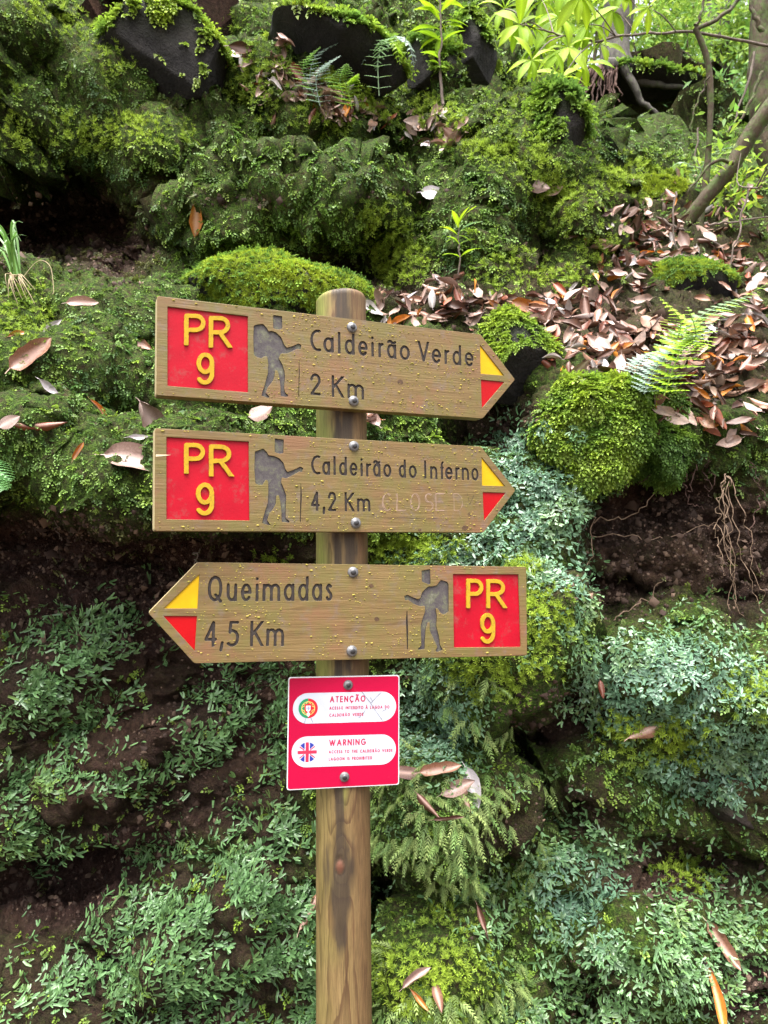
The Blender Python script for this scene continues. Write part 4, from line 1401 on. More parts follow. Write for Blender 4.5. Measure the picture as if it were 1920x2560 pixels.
def hillside_cells():
    """the quads of the bank: corner, edges, normal, and how large each shows from the path"""
    A, B, Cc, D = Pg[:-1, :-1], Pg[1:, :-1], Pg[1:, 1:], Pg[:-1, 1:]
    ok = ~OPEN[:-1, :-1].ravel()
    A, B, Cc, D = [q.reshape(-1, 3)[ok] for q in (A, B, Cc, D)]
    nrm = np.cross(Cc - A, D - B)
    area = np.linalg.norm(nrm, axis=1) / 2
    nrm = nrm / (2 * area[:, None] + 1e-12)
    ctr = (A + B + Cc + D) / 4
    v = CAM - ctr
    dist = np.linalg.norm(v, axis=1)
    f = (nrm * v).sum(1) / dist
    nsm = Ng[:-1, :-1].reshape(-1, 3)[ok]
    flip = (nrm * nsm).sum(1) < 0
    nrm[flip] *= -1
    f = (nrm * v).sum(1) / dist
    px, py = project(ctr)
    wgt = area * np.where(f > -.25, np.clip(f + .3, .06, 1), 0) / dist ** 2
    return A, B, Cc, D, nrm, px, py, wgt


CELLS = hillside_cells()
from mathutils.bvhtree import BVHTree
_idx = np.arange(PXg.size).reshape(PXg.shape)
_q = np.stack([_idx[:-1, :-1], _idx[1:, :-1], _idx[1:, 1:], _idx[:-1, 1:]], -1).reshape(-1, 4)[~OPEN[:-1, :-1].ravel()]
BVH = BVHTree.FromPolygons(Pg.reshape(-1, 3).tolist(), _q.tolist())


# parts of the bank tucked behind others get only a thin cover
def _seen():
    A, B, Cc, D, nrm, px, py, wgt = CELLS
    ctr = (A + B + Cc + D) / 4 + nrm * .02
    near = np.ones(len(wgt))
    for i in np.flatnonzero((wgt > 0) & (px > -340) & (px < 2260) & (py > -270) & (py < 2810)):
        d = Vector(CAM - ctr[i])
        h = BVH.ray_cast(Vector(ctr[i]), d.normalized())
        if h[3] is not None and h[3] > .015:
            near[i] = .18
    return near


CELLS = CELLS[:7] + (CELLS[7] * _seen(),)


def surf(px, py):
    """where the bank is met by the line of sight through a pixel, and its normal there"""
    ps, ns = [], []
    for a, b in zip(np.atleast_1d(px), np.atleast_1d(py)):
        d = V(ray(a, b)).normalized()
        h, n, i, _ = BVH.ray_cast(V(CAM), d)
        if h is None:
            h, n = V(at(a, b, 6.0)), Vector((0, -1, 0))
        if n.dot(d) > 0:
            n = -n
        ps.append(h[:])
        ns.append(n[:])
    return np.array(ps), np.array(ns)


def hillside_object():
    ny, nx = PXg.shape
    idx = np.arange(ny * nx).reshape(ny, nx)
    q = np.stack([idx[:-1, :-1], idx[1:, :-1], idx[1:, 1:], idx[:-1, 1:]], -1).reshape(-1, 4)
    op = OPEN[:-1, :-1].ravel()
    q = q[~op]
    cover = np.clip(1.05 - SOILg * 1.25, 0.06, 1)
    cover = cover * (1 - .8 * np.clip((840 - PXg) / 120, 0, 1) * np.clip((PYg - 1290) / 60, 0, 1))
    # a thin green film over parts of the bare earth
    cover = np.maximum(cover, blob(PXg, PYg, [(1650, 1400, 170, 80, .12), (1600, 1560, 160, 50, .6), (560, 2120, 120, 50, .6), (1780, 1640, 90, 70, .7)]))
    me = npmesh('hillside', Pg.reshape(-1, 3), q, M_SOIL, True, None, {'cover': cover})
    o = mobj('hillside', me)
    tag(o, 'steep bank of dark wet earth under moss behind the signpost', 'hillside', None, 'structure')
    # the ground of the path, below the picture
    m, t, b = mat('path_earth', rough=.85, spec=.2)
    t.links.new(ramp(t, noise_node(t, objvec(t), 6, 6, .65), [(.3, (.035, .024, .017)), (.7, (.09, .065, .047))]), b.inputs['Base Color'])
    xs = np.array([-600, -60, -8, -2, 0, 2, 8, 60, 600.0])
    ys = np.array([-600, -60, -8, -2, 0, 1, 2.2, 60, 600.0])
    gx, gy = np.meshgrid(xs, ys)
    v = np.stack([gx, gy, np.zeros_like(gx)], -1).reshape(-1, 3)
    i = np.arange(81).reshape(9, 9)
    g = mobj('ground', npmesh('ground', v, np.stack([i[:-1, :-1], i[:-1, 1:], i[1:, 1:], i[1:, :-1]], -1).reshape(-1, 4), m))
    tag(g, 'trodden earth of the forest path at the foot of the post', 'ground', None, 'structure')


hillside_object()


# ================================================================== moss, liverwort and the like
def frames(d, n):
    """orthonormal frames: y along d, z near n"""
    d = d / (np.linalg.norm(d, axis=1, keepdims=True) + 1e-9)
    x = np.cross(d, n)
    x /= np.linalg.norm(x, axis=1, keepdims=True) + 1e-9
    z = np.cross(x, d)
    return np.stack([x, d, z], -1)          # columns


class Scatter:
    def __init__(s):
        s.v, s.f, s.c, s.n = [], [], [], 0

    def add(s, tv, tf, tg, M, T, col):
        """template verts, tris, per-vertex tint (k,3) ; M (n,3,3), T (n,3), col (n,3)"""
        if not len(T):
            return
        k = len(tv)
        v = np.einsum('nij,kj->nki', M, tv) + T[:, None, :]
        f = tf[None] + (np.arange(len(T)) * k)[:, None, None] + s.n
        s.v.append(v.reshape(-1, 3).astype(np.float32))
        s.f.append(f.reshape(-1, 3).astype(np.int32))
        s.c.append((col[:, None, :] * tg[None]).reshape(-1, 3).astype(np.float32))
        s.n += k * len(T)

    def obj(s, name, m, parent=None, smooth=True):
        me = npmesh(name, np.concatenate(s.v), [np.concatenate(s.f)], m, smooth, np.concatenate(s.c))
        o = mobj(name, me, parent)
        o['kind'] = 'stuff'
        return o


def leaflet(L=1.0, W=.62, fold=.18, curl=.25):
    v = np.array([(0, 0, 0), (-W / 2, L * .5, fold), (W / 2, L * .5, fold), (0, L * .55, 0), (0, L, -curl * L)])
    f = np.array([(0, 3, 1), (0, 2, 3), (1, 3, 4), (3, 2, 4)])
    return v, f


def shoot_template(seed, pairs=4, lw=.74):
    """a leafy shoot one unit long: overlapping pairs of small round-tipped leaves on a drooping stem"""
    r = random.Random(seed)
    V_, F_, G_ = [], [], []
    n = 0
    for i in range(pairs + 1):
        t = i / pairs
        y, z = t * .78, -.28 * t * t + .05
        for side in ((-1, 1) if i < pairs else (0,)):
            L = .43 * (1 - .35 * t) * r.uniform(.85, 1.2)
            v, f = leaflet(L, L * lw * r.uniform(.9, 1.2), L * .15, .35)
            v = v[[0, 1, 2, 4]]
            f = np.array([(0, 3, 1), (0, 2, 3)])
            a = -side * R(r.uniform(42, 68))
            ca, sa = math.cos(a), math.sin(a)
            b = R(r.uniform(-12, 22))
            w_ = np.stack([v[:, 0], v[:, 1] * math.cos(b), v[:, 2] + v[:, 1] * math.sin(b)], -1)
            w_ = np.stack([w_[:, 0] * ca - w_[:, 1] * sa, w_[:, 0] * sa + w_[:, 1] * ca, w_[:, 2]], -1)
            w_ += np.array([side * .02, y, z])
            V_.append(w_)
            F_.append(f + n)
            n += 4
            g = (.72 + .5 * t) * r.uniform(.85, 1.15)
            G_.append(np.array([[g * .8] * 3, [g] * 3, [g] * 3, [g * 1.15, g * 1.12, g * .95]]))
    return np.concatenate(V_), np.concatenate(F_), np.concatenate(G_)


def thallus_template(seed):
    """forked strap of a thalloid liverwort, one unit long, wavy, with a sunken midrib"""
    r = random.Random(seed)
    V_, F_, G_ = [], [], []

    def strap(p, ang, L, w0, depth):
        n0 = len(V_)
        k = 2
        bend = r.uniform(-.7, .7)
        a = ang
        x, y = p
        ph = r.uniform(0, 6)
        for i in range(k + 1):
            t = i / k
            w_ = w0 * (1 + .3 * t) if i < k else w0 * .62
            lift = .05 * math.sin(ph + 3 * t) + .05 * t * (depth + 1)
            nx, ny = math.cos(a), -math.sin(a)
            V_.append((x - nx * w_, y - ny * w_, lift + .35 * w_))
            V_.append((x, y, lift))
            V_.append((x + nx * w_, y + ny * w_, lift + .35 * w_))
            g = .8 + .3 * t * (1 if depth else .6)
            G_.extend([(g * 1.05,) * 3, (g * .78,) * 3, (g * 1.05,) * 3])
            x += math.sin(a) * L / k
            y += math.cos(a) * L / k
            a += bend / k
        for i in range(k):
            q = n0 + i * 3
            for s_ in (0, 1):
                F_.append((q + s_, q + s_ + 1, q + s_ + 4))
                F_.append((q + s_, q + s_ + 4, q + s_ + 3))
        if depth < 1:
            for sg in (-1, 1):
                strap((x - math.sin(a) * L * .1, y - math.cos(a) * L * .1), a + sg * r.uniform(.18, .5), L * r.uniform(.6, .95), w0 * .9, depth + 1)
    strap((0, 0), 0, .55, .062, 0)
    return np.array(V_), np.array(F_), np.array(G_)


def tuft_template(seed, k=9):
    """cushion moss: a little star of narrow leaves"""
    r = random.Random(seed)
    V_, F_, G_ = [], [], []
    for i in range(k):
        a = 6.283 * i / k + r.uniform(-.3, .3)
        up = r.uniform(.35, 1.2)
        L = r.uniform(.7, 1.1)
        d = np.array([math.cos(a) * math.cos(up), math.sin(a) * math.cos(up), math.sin(up)]) * L
        s_ = np.array([-math.sin(a), math.cos(a), 0]) * .12
        n = len(V_)
        V_ += [-s_, s_, d]
        F_.append((n, n + 1, n + 2))
        g = r.uniform(.8, 1.15)
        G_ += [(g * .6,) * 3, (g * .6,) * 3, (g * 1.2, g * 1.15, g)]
    return np.array(V_), np.array(F_), np.array(G_)


def feather_template(seed, pairs=7):
    """drooping feathery frond, one unit long"""
    r = random.Random(seed)
    V_, F_, G_ = [], [], []
    for i in range(pairs):
        t = (i + .4) / pairs
        y, z = t, .12 * t - .55 * t * t
        for sd in (-1, 1):
            L = .42 * (1 - .75 * t) * r.uniform(.8, 1.15)
            a = R(r.uniform(30, 48)) * sd
            for j in range(2):
                n = len(V_)
                o = np.array([0, y + j * .035, z + j * .01])
                d = np.array([math.sin(a), math.cos(a), -.35 - .5 * t + j * .3]) * L * (1 - .25 * j)
                s_ = np.array([math.cos(a), -math.sin(a), 0]) * .03
                V_ += [o - s_, o + s_, o + d]
                F_.append((n, n + 1, n + 2))
                g = r.uniform(.8, 1.1) * (.8 + .4 * t)
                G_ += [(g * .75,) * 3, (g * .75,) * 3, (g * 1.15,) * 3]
    return np.array(V_), np.array(F_), np.array(G_)


SHOOTS = [shoot_template(i) for i in range(6)]
FAR_SHOOTS = [shoot_template(20 + i, 3) for i in range(6)]
THALLI = [thallus_template(40 + i) for i in range(8)]
TUFTS = [tuft_template(80 + i) for i in range(5)]
FEATHERS = [feather_template(120 + i) for i in range(5)]

# real pigments of the plants
C_YG = np.array((.29, .42, .045))
C_MID = np.array((.155, .275, .045))
C_DEEP = np.array((.075, .16, .045))
C_BLUE = np.array((.12, .24, .14))
C_BROWN = np.array((.085, .062, .035))


def lerp(a, b, t):
    t = np.clip(t, 0, 1)[:, None]
    return a * (1 - t) + b * t


def candidates(n, x0=-330, x1=2250, y0=-260, y1=2800, want=None):
    """n points spread evenly over what shows of the bank between the given columns and rows"""
    A, B, Cc, D, nrm, px, py, wgt = CELLS
    w_ = np.where((px > x0) & (px < x1) & (py > y0) & (py < y1), wgt, 0)
    w_ = w_ * np.where((px > -40) & (px < 1960) & (py > -40) & (py < 2600), 1, .4)
    if want is not None:
        w_ = w_ * np.clip(want(px, py), 0, 1)
    k = rng.choice(len(w_), n, p=w_ / w_.sum())
    u, v = rng.random((n, 1)), rng.random((n, 1))
    p = (A[k] * (1 - u) + D[k] * u) * (1 - v) + (B[k] * (1 - u) + Cc[k] * u) * v
    qx, qy = project(p)
    return qx, qy, p, nrm[k]


def jitter(n):
    v = rng.normal(size=(n, 3))
    return v / np.linalg.norm(v, axis=1, keepdims=True)


DOWN = np.array((0, 0, -1.0))


def moss_carpet():
    px, py, p, nn = candidates(106000, want=lambda x, y: np.where(y < 700, 1, .68))
    soil = blob(px, py, SOIL)
    thal = blob(px, py, THAL)
    cush = blob(px, py, CUSH)
    n = len(px)
    low = fbm(p, 7, 3, 200)
    hi = fbm(p, 26, 3, 210)
    keep = 1.05 - 1.12 * soil - .75 * thal
    leftwall = np.clip((850 - px) / 120, 0, 1) * np.clip((py - 1300) / 90, 0, 1)
    keep = keep * (1 - .72 * leftwall)
    keep = keep + (hi - .5) * 1.9 * np.clip(soil + thal + leftwall, 0, 1) - .12
    keep = keep - .6 * soil * np.clip((py - 1650) / 60, 0, 1) * (px > 1000)
    keep = np.maximum(keep, .85 * np.clip(nn[:, 2] * 2.2 - .25, 0, 1) * np.clip((1250 - py) / 40, 0, 1))
    keep = keep - .45 * np.clip(cush - .35, 0, 1)
    right = np.clip((px - 1080) / 250, 0, 1) * np.clip((py - 700) / 60, 0, 1) * np.clip((1080 - py) / 60, 0, 1)
    keep = keep - .8 * right - .6 * blob(px, py, LITTER) - .5 * blob(px, py, LITTER_UP)
    ok = rng.random(n) < keep
    px, py, p, nn, low, hi, cush, soil = px[ok], py[ok], p[ok], nn[ok], low[ok], hi[ok], cush[ok], soil[ok]
    n = len(px)
    Y = p[:, 1]
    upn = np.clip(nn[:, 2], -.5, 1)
    dt = DOWN - nn * (nn @ DOWN)[:, None] * .92
    d = nn * .42 + dt * rng.uniform(.15, .95, n)[:, None] + jitter(n) * .55
    d = d + nn * np.clip(.16 - (d * nn).sum(1), 0, 1)[:, None]
    s = .0185 * (Y / 1.9) ** .85 * rng.uniform(.6, 1.4, n)
    M = frames(d, nn + jitter(n) * .3 + np.array((0, 0, .5))) * s[:, None, None]
    col = lerp(C_DEEP, C_MID, (low - .3) / .35)
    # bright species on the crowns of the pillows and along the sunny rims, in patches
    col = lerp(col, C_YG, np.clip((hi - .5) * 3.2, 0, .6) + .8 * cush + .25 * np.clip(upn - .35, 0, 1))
    col = lerp(col, C_BROWN, np.clip((soil - .35) * 1.8, 0, .8))
    blue = blob(px, py, THAL[:7]) * .5
    col = lerp(col, C_BLUE, blue)
    col = col * rng.uniform(.7, 1.3, n)[:, None]
    sc = Scatter()
    kind = rng.integers(0, 6, n)
    for far, tpls in ((False, SHOOTS), (True, FAR_SHOOTS)):
        for k, tpl in enumerate(tpls):
            q = (kind == k) & ((Y > 2.5) == far)
            sc.add(*tpl, M[q], p[q] - nn[q] * .004, col[q])
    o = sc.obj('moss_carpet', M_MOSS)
    tag(o, 'carpet of small leafy green moss over the bank', 'moss')


def liverwort():
    px, py, p, nn = candidates(40000, y0=1000, want=lambda x, y: blob(x, y, THAL) + .10 * (y > 1450))
    thal = blob(px, py, THAL)
    hi = fbm(p, 20, 3, 230)
    streak = fbm(np.stack([p[:, 0] * .6 + p[:, 2] * .5, p[:, 1] * .3, p[:, 2] * .9 - p[:, 0] * .75], -1), 22, 3, 240)
    left = px < 850
    keep = np.where(thal > .12, .5 + (np.where(left, streak, hi) - .5) * 3.4 + .25 * (thal - .6) + np.where(left, -.12, np.where(py > 2100, -.1, .06)), (streak > .58) * .7)
    ok = rng.random(len(px)) < keep
    px, py, p, nn, hi, left = px[ok], py[ok], p[ok], nn[ok], hi[ok], left[ok]
    n = len(px)
    big = np.where(left, 1.0, np.where(py > 2150, .8, .64))
    s = .034 * big * rng.uniform(.5, 1.5, n) * (p[:, 1] / 1.9)
    d0 = np.where(left[:, None], np.array([.75, 0, .45]), np.array([.1, 0, -.6]))
    d = d0 + jitter(n) * np.where(left, .75, 1.0)[:, None]
    d = d - nn * ((d * nn).sum(1) - .05)[:, None]
    M = frames(d, nn + jitter(n) * .16) * s[:, None, None]
    M[:, :, 0] *= np.where(left, 1.0, np.where(py > 2150, 1.15, 1.45))[:, None]
    blue = blob(px, py, THAL[:7] + [(1450, 2250, 120, 120)])
    col = lerp(np.array((.14, .275, .10)), np.array((.135, .26, .165)), blue + (hi - .5))
    col = lerp(col, np.array((.2, .3, .05)), (hi - .58) * 3)
    col = col * rng.uniform(.7, 1.25, n)[:, None]
    sc = Scatter()
    kind = rng.integers(0, len(THALLI), n)
    for k, tpl in enumerate(THALLI):
        q = kind == k
        sc.add(*tpl, M[q], p[q] + nn[q] * (.001 + .004 * rng.random(q.sum()))[:, None], col[q])
    o = sc.obj('liverwort', M_THAL)
    tag(o, 'blue-green forked liverwort straps clinging to the lower bank', 'liverwort')


def cushion():
    px, py, p, nn = candidates(34000, want=lambda x, y: blob(x, y, CUSH) * 1.2 - .08)
    c = blob(px, py, CUSH)
    hi = fbm(p, 30, 3, 260)
    ok = rng.random(len(px)) < .75 + (hi - .5) * 2.4
    px, py, p, nn, c, hi = px[ok], py[ok], p[ok], nn[ok], c[ok], hi[ok]
    n = len(px)
    d = np.cross(nn, jitter(n))
    fr = frames(d, nn + np.array((0, 0, .5)) + jitter(n) * .3)
    s = .0115 * (p[:, 1] / 1.9) ** .9 * rng.uniform(.7, 1.5, n)
    p = p + nn * (.022 * hi * (p[:, 1] / 1.9))[:, None]
    M = fr * s[:, None, None]
    col = lerp(C_MID * .9, np.array((.32, .45, .055)), .3 + c * .6 + (hi - .5) * 1.4) * rng.uniform(.75, 1.25, n)[:, None]
    sc = Scatter()
    kind = rng.integers(0, len(TUFTS), n)
    for k, tpl in enumerate(TUFTS):
        q = kind == k
        sc.add(*tpl, M[q], p[q], col[q])
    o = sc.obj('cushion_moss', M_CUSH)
    tag(o, 'bright yellow-green cushion moss on the rims of the bank', 'moss')


def feathermoss():
    px, py, p, nn = candidates(3400, 840, 2000, 1600, 2640, want=lambda x, y: blob(x, y, FEATH) * 1.2 - .1)
    n = len(px)
    dt = DOWN - nn * (nn @ DOWN)[:, None] * .9
    hi = fbm(p, 16, 3, 270)
    ok = hi > .47
    px, py, p, nn, dt = px[ok], py[ok], p[ok], nn[ok], dt[ok]
    n = len(px)
    d = nn * .5 + dt * rng.uniform(.3, 1.1, n)[:, None] + jitter(n) * .55
    s = .030 * rng.uniform(.5, 1.6, n)
    M = frames(d, nn + np.array((0, 0, .8)) + jitter(n) * .2) * s[:, None, None]
    col = lerp(np.array((.17, .30, .08)), np.array((.38, .48, .16)), rng.random(n)) * rng.uniform(.75, 1.2, n)[:, None]
    sc = Scatter()
    kind = rng.integers(0, len(FEATHERS), n)
    for k, tpl in enumerate(FEATHERS):
        q = kind == k
        sc.add(*tpl, M[q], p[q] + nn[q] * .004, col[q])
    o = sc.obj('feather_moss', M_FEATH)
    tag(o, 'pale drooping feather moss hanging right of the post', 'moss')


moss_carpet()
liverwort()
cushion()
feathermoss()


# ================================================================== rocks
import bmesh


def ico(sub):
    bm = bmesh.new()
    bmesh.ops.create_icosphere(bm, subdivisions=sub, radius=1)
    v = np.array([q.co[:] for q in bm.verts])
    f = np.array([[q.index for q in fc.verts] for fc in bm.faces])
    bm.free()
    return v, f


ICO = {k: ico(k) for k in (2, 3, 4, 5)}


def tri_samples(v, f, n, r):
    a, b, c = v[f[:, 0]], v[f[:, 1]], v[f[:, 2]]
    nn = np.cross(b - a, c - a)
    ar = np.linalg.norm(nn, axis=1)
    nn = nn / (ar[:, None] + 1e-12)
    k = r.choice(len(f), n, p=ar / ar.sum())
    u, w_ = r.random(n), r.random(n)
    fl = u + w_ > 1
    u[fl], w_[fl] = 1 - u[fl], 1 - w_[fl]
    return a[k] + (b[k] - a[k]) * u[:, None] + (c[k] - a[k]) * w_[:, None], nn[k]


def seat(px, py, sink=.08):
    """distance of a boulder bedded in the bank where it shows at a pixel"""
    p, _ = surf(np.array([px - 60, px, px + 60, px]), np.array([py, py, py, py + 50]))
    return float(np.sort(p[:, 1])[:2].mean()) + sink


def rock(name, label, cat, px, py, wp, hp, Y, sub=4, tilt=0, flat=.85, cuts=9, m=None, cover=0.0, moss=(), seed=0, rough=.1, group=None, depth=.8):
    """a boulder; moss: list of (kind, number, lowest upward-ness that carries it, size, hue 0 deep - 1 bright)"""
    r = np.random.default_rng(900 + seed)
    m = m or M_ROCK
    v, f = ICO[sub]
    v = v.copy()
    for _ in range(cuts):
        d = r.normal(size=3)
        d /= np.linalg.norm(d)
        lim = r.uniform(.62, .9) * flat
        k = v @ d
        v = np.where((k > lim)[:, None], v - d * (k - lim)[:, None] * .93, v)
    v = v / np.abs(v).max(0)
    a = R(tilt)
    W, H = wp / 2 * Y / F_PX, hp / 2 * Y / F_PX
    v = v * np.array([W, W * depth, H])
    v = np.stack([v[:, 0] * math.cos(a) + v[:, 2] * math.sin(a), v[:, 1], -v[:, 0] * math.sin(a) + v[:, 2] * math.cos(a)], -1)
    sz = (W + H) / 2
    nv = v / np.linalg.norm(v, axis=1, keepdims=True)
    v = v + nv * ((fbm(v / sz, 1.6, 4, seed) - .5) * 2 * rough * sz)[:, None]
    c = at(px, py, Y)
    cov = np.clip(nv[:, 2] * 2.2 + fbm(v / sz, 3, 3, seed + 1) * 1.5 - .9, 0, 1) * cover
    root = mobj(name, npmesh(name, v, [f], m, len(moss) > 0 and name == 'mossy_rock', None, {'cover': cov}), None, c)
    tag(root, label, cat, group)
    if moss:
        sc = Scatter()
        for kind, cnt, thr, size, hue in moss:
            P_, N_ = tri_samples(v, f, cnt * 2, r)
            pat = fbm(P_ / sz, 2.6, 3, seed + 5)
            facing = (N_ * (CAM - c - P_)).sum(1) > -.4 * np.linalg.norm(CAM - c - P_, axis=1)
            ok = (N_[:, 2] + (pat - .5) * 1.1 > thr) & facing
            P_, N_, pat = P_[ok][:cnt], N_[ok][:cnt], pat[ok][:cnt]
            n = len(P_)
            tpls = {'shoot': SHOOTS, 'tuft': TUFTS, 'feather': FEATHERS}[kind]
            jit = r.normal(size=(n, 3))
            if kind == 'tuft':
                Mx = frames(np.cross(N_, jit), N_ + np.array((0, 0, .4)) + jit * .2)
            else:
                Mx = frames(N_ * .6 + (DOWN - N_ * (N_ @ DOWN)[:, None] * .9) * r.uniform(.2, .9, n)[:, None] + jit * .3, N_ + np.array((0, 0, .4)) + jit * .2)
            s_ = size * r.uniform(.65, 1.35, n)
            col = lerp(C_DEEP, C_MID, hue * 2 + (pat - .5) * 1.5)
            col = lerp(col, np.array((.34, .44, .04)), (hue - .35) * 1.5 + (pat - .5) * 1.4) * r.uniform(.72, 1.25, n)[:, None]
            kk = r.integers(0, len(tpls), n)
            for k, tpl in enumerate(tpls):
                q = kk == k
                sc.add(*tpl, Mx[q] * s_[q][:, None, None], P_[q], col[q])
        sc.obj('moss', M_MOSS if moss[0][0] == 'shoot' else M_CUSH, root)
    return root


rock('mossy_rock', 'low rock under a thick bright yellow-green moss cushion behind the top of the post', 'rock', 700, 775, 520, 215, 2.5, 5, 4, 1.0, 1, cover=.9, moss=[('tuft', 9500, -.75, .012, .85), ('shoot', 1300, -.8, .02, .35)], seed=1, rough=.24)
rock('mossy_rock', 'dark rock with a green moss cap beside the tip of the uppermost arrow board', 'rock', 1280, 895, 235, 235, 2.12, 5, 20, .9, 7, cover=.3, moss=[('shoot', 2600, .22, .017, .62), ('tuft', 1200, .35, .009, .8)], seed=2)
rock('mossy_rock', 'big moss-wrapped block at the edge of the leaf slope, right of the middle arrow board', 'rock', 1475, 1065, 260, 290, 1.98, 5, -4, .95, 7, cover=.9, moss=[('shoot', 4200, -.95, .024, .55), ('tuft', 1500, .25, .010, .9)], seed=3, rough=.5)
rock('mossy_rock', 'dark green mossy lump adjoining the big moss-wrapped block, under the leaf slope', 'rock', 1625, 1085, 220, 230, 2.03, 5, 10, .95, 6, cover=.9, moss=[('shoot', 3400, -.95, .019, .3)], seed=4, rough=.5)
rock('mossy_rock', 'rounded rock with bright moss in the leaf litter behind the pale fern', 'rock', 1722, 738, 275, 160, 2.75, 4, 8, .95, 6, cover=.8, moss=[('tuft', 4500, -.1, .013, .85), ('shoot', 900, -.1, .02, .35)], seed=5)
rock('mossy_rock', 'flat mossy rock with bare grey left side below the leaning branch', 'rock', 1640, 508, 215, 115, 3.6, 4, 6, .9, 7, cover=.6, moss=[('tuft', 3300, .18, .016, .85)], seed=6)
rock('mossy_rock', 'small bright moss knob at the right edge of the mossy ridge', 'rock', 1502, 462, 120, 85, 3.65, 4, 0, .95, 5, cover=.9, moss=[('tuft', 2000, -.2, .016, .75)], seed=7)
rock('boulder', 'large bare dark boulder in the shaded hollow at the upper left', 'rock', 420, 175, 320, 250, seat(420, 185), 5, 12, .75, 16, cover=.25, moss=[('shoot', 2300, .12, .036, .55), ('tuft', 1100, .2, .02, .9)], seed=8)
rock('boulder', 'long dark slab with a mossy upper edge behind the upper ferns', 'rock', 835, 165, 430, 150, seat(850, 170), 5, 24, .75, 16, cover=.3, moss=[('shoot', 1500, .22, .042, .55), ('tuft', 1500, .25, .02, .9)], seed=9)
rock('boulder', 'square dark boulder behind the stem of the tall sapling', 'rock', 1095, 185, 180, 190, seat(1095, 195), 5, 5, .75, 16, cover=.3, moss=[('shoot', 800, .25, .042, .5), ('tuft', 500, .3, .02, .7)], seed=10)
rock('boulder', 'upright moss-capped boulder between the tall sapling and the leafy branch', 'rock', 1180, 110, 130, 210, seat(1180, 130), 5, -6, .75, 16, cover=.5, moss=[('shoot', 700, .1, .05, .45)], seed=11)
rock('boulder', 'dark rounded boulder with mossy shoulder left of the hanging tree roots', 'rock', 1400, 330, 185, 240, seat(1400, 340), 5, 14, .75, 16, cover=.5, moss=[('shoot', 1100, .2, .045, .35), ('tuft', 600, .3, .02, .6)], seed=12)
rock('mossy_rock', 'added mossy shelf at the foot of the grey tree, shading the dark hollows', 'rock', 1600, 222, 330, 44, 5.75, 5, 4, .9, 4, cover=.9, moss=[('shoot', 2600, -.3, .05, .5), ('tuft', 900, .3, .02, .8)], seed=15, rough=.3, depth=.55)  # shelf added over the hollow to keep it in shade
rock('stone', 'bare slate-grey stone poking out of bright moss below the right end of the lowest board', 'stone', 1388, 1632, 62, 130, 1.84, 3, -8, .85, 8, seed=13)
for i, (px, py, wp, hp, Y, lab) in enumerate([
        (1885, 1705, 130, 110, 1.93, 'smooth pinkish-brown stone at the right edge above the green liverwort'),
        (1850, 2030, 190, 120, 1.90, 'big tan stone jutting from the bank at the right edge'),
        (1715, 2060, 120, 70, 1.93, 'dark brown stone left of the big tan stone'),
        (1868, 1240, 70, 60, 2.1, 'grey-brown stone in the earth beside the hanging pale roots'),
        (1790, 1535, 70, 46, 2.04, 'flat grey stone in gravelly earth right of the bare hollow'),
        (1865, 1570, 80, 50, 2.0, 'brown stone below the ends of the pale roots'),
        (1440, 1850, 110, 60, 1.98, 'brown-pink stone sunk in dark soil right of the lowest board'),
        (562, 1812, 100, 60, 2.0, 'brown stone sunk in the dark soil left of the warning plate'),
        (1845, 2470, 70, 60, 1.84, 'reddish stone in the bare earth at the lower right corner')]):
    rock('stone', lab, 'stone', px, py, wp, hp, Y + .03, 4, rng.uniform(-20, 20), .72, 16, M_STONE, .9, seed=20 + i, rough=.16)


# ================================================================== dead leaves
def dead_leaf_mesh(seed, kind, L=1.0):
    """one dry laurel leaf, one unit long, along Y, its back down"""
    r = random.Random(seed)
    n, k = 9, 5
    W = r.uniform(.15, .26)
    curl = r.uniform(-.5, 1.1)
    roll = r.uniform(.1, 1.5) * (1 if r.random() < .75 else -1)
    side = r.uniform(-.35, .35)
    tw = r.uniform(-.5, .5)
    vs, vein = [], []
    y, z, a, xo = 0, 0, curl * -.5, 0
    pr = [(t / (n - 1)) for t in range(n)]
    for i, t in enumerate(pr):
        w_ = W * (math.sin(math.pi * min(1, t ** .85 * .97 + .03)) ** .75) * (1 + r.uniform(-.09, .06) * (seed % 3 > 0))
        if i == 0:
            w_ = .012
        if i == n - 1:
            w_ = .008
        for j in range(k):
            s_ = (j - 2) / 2
            ang = roll * abs(s_) ** 1.4 * (1 + .4 * math.sin(5 * t + seed))
            x = w_ * s_ * math.cos(ang * .7)
            h = w_ * abs(s_) * math.sin(ang) + .02 * math.sin(9 * t + 4 * s_ + seed) * abs(s_)
            th = tw * (t - .5)
            vs.append((xo + x * math.cos(th) - h * math.sin(th), y, z + x * math.sin(th) + h * math.cos(th)))
            vein.append(1.0 if j == 2 else 0.0)
        y += math.cos(a) / (n - 1)
        z += math.sin(a) / (n - 1)
        a += curl / (n - 1)
        xo += side * (t - .3) * .06
    f = [(i * k + j, i * k + j + 1, (i + 1) * k + j + 1, (i + 1) * k + j) for i in range(n - 1) for j in range(k - 1)]
    # stalk
    tv, tf = tube([(0, .02, 0), (.01, -.07, -.01), (.03, -.14, .015)], [.009, .007, .006], 4)
    v = np.concatenate([np.array(vs) - [0, .5, 0], tv - [0, .5, 0]])
    fs = np.concatenate([np.array(f), tf + len(vs)])
    return npmesh('dead_leaf', v, [fs], DEAD[kind], True, None, {'vein': np.concatenate([vein, np.ones(len(tv))])})


LEAFM = {kd: [dead_leaf_mesh(300 + 17 * i + j, kd) for i in range(7)] for j, kd in enumerate(DEAD)}


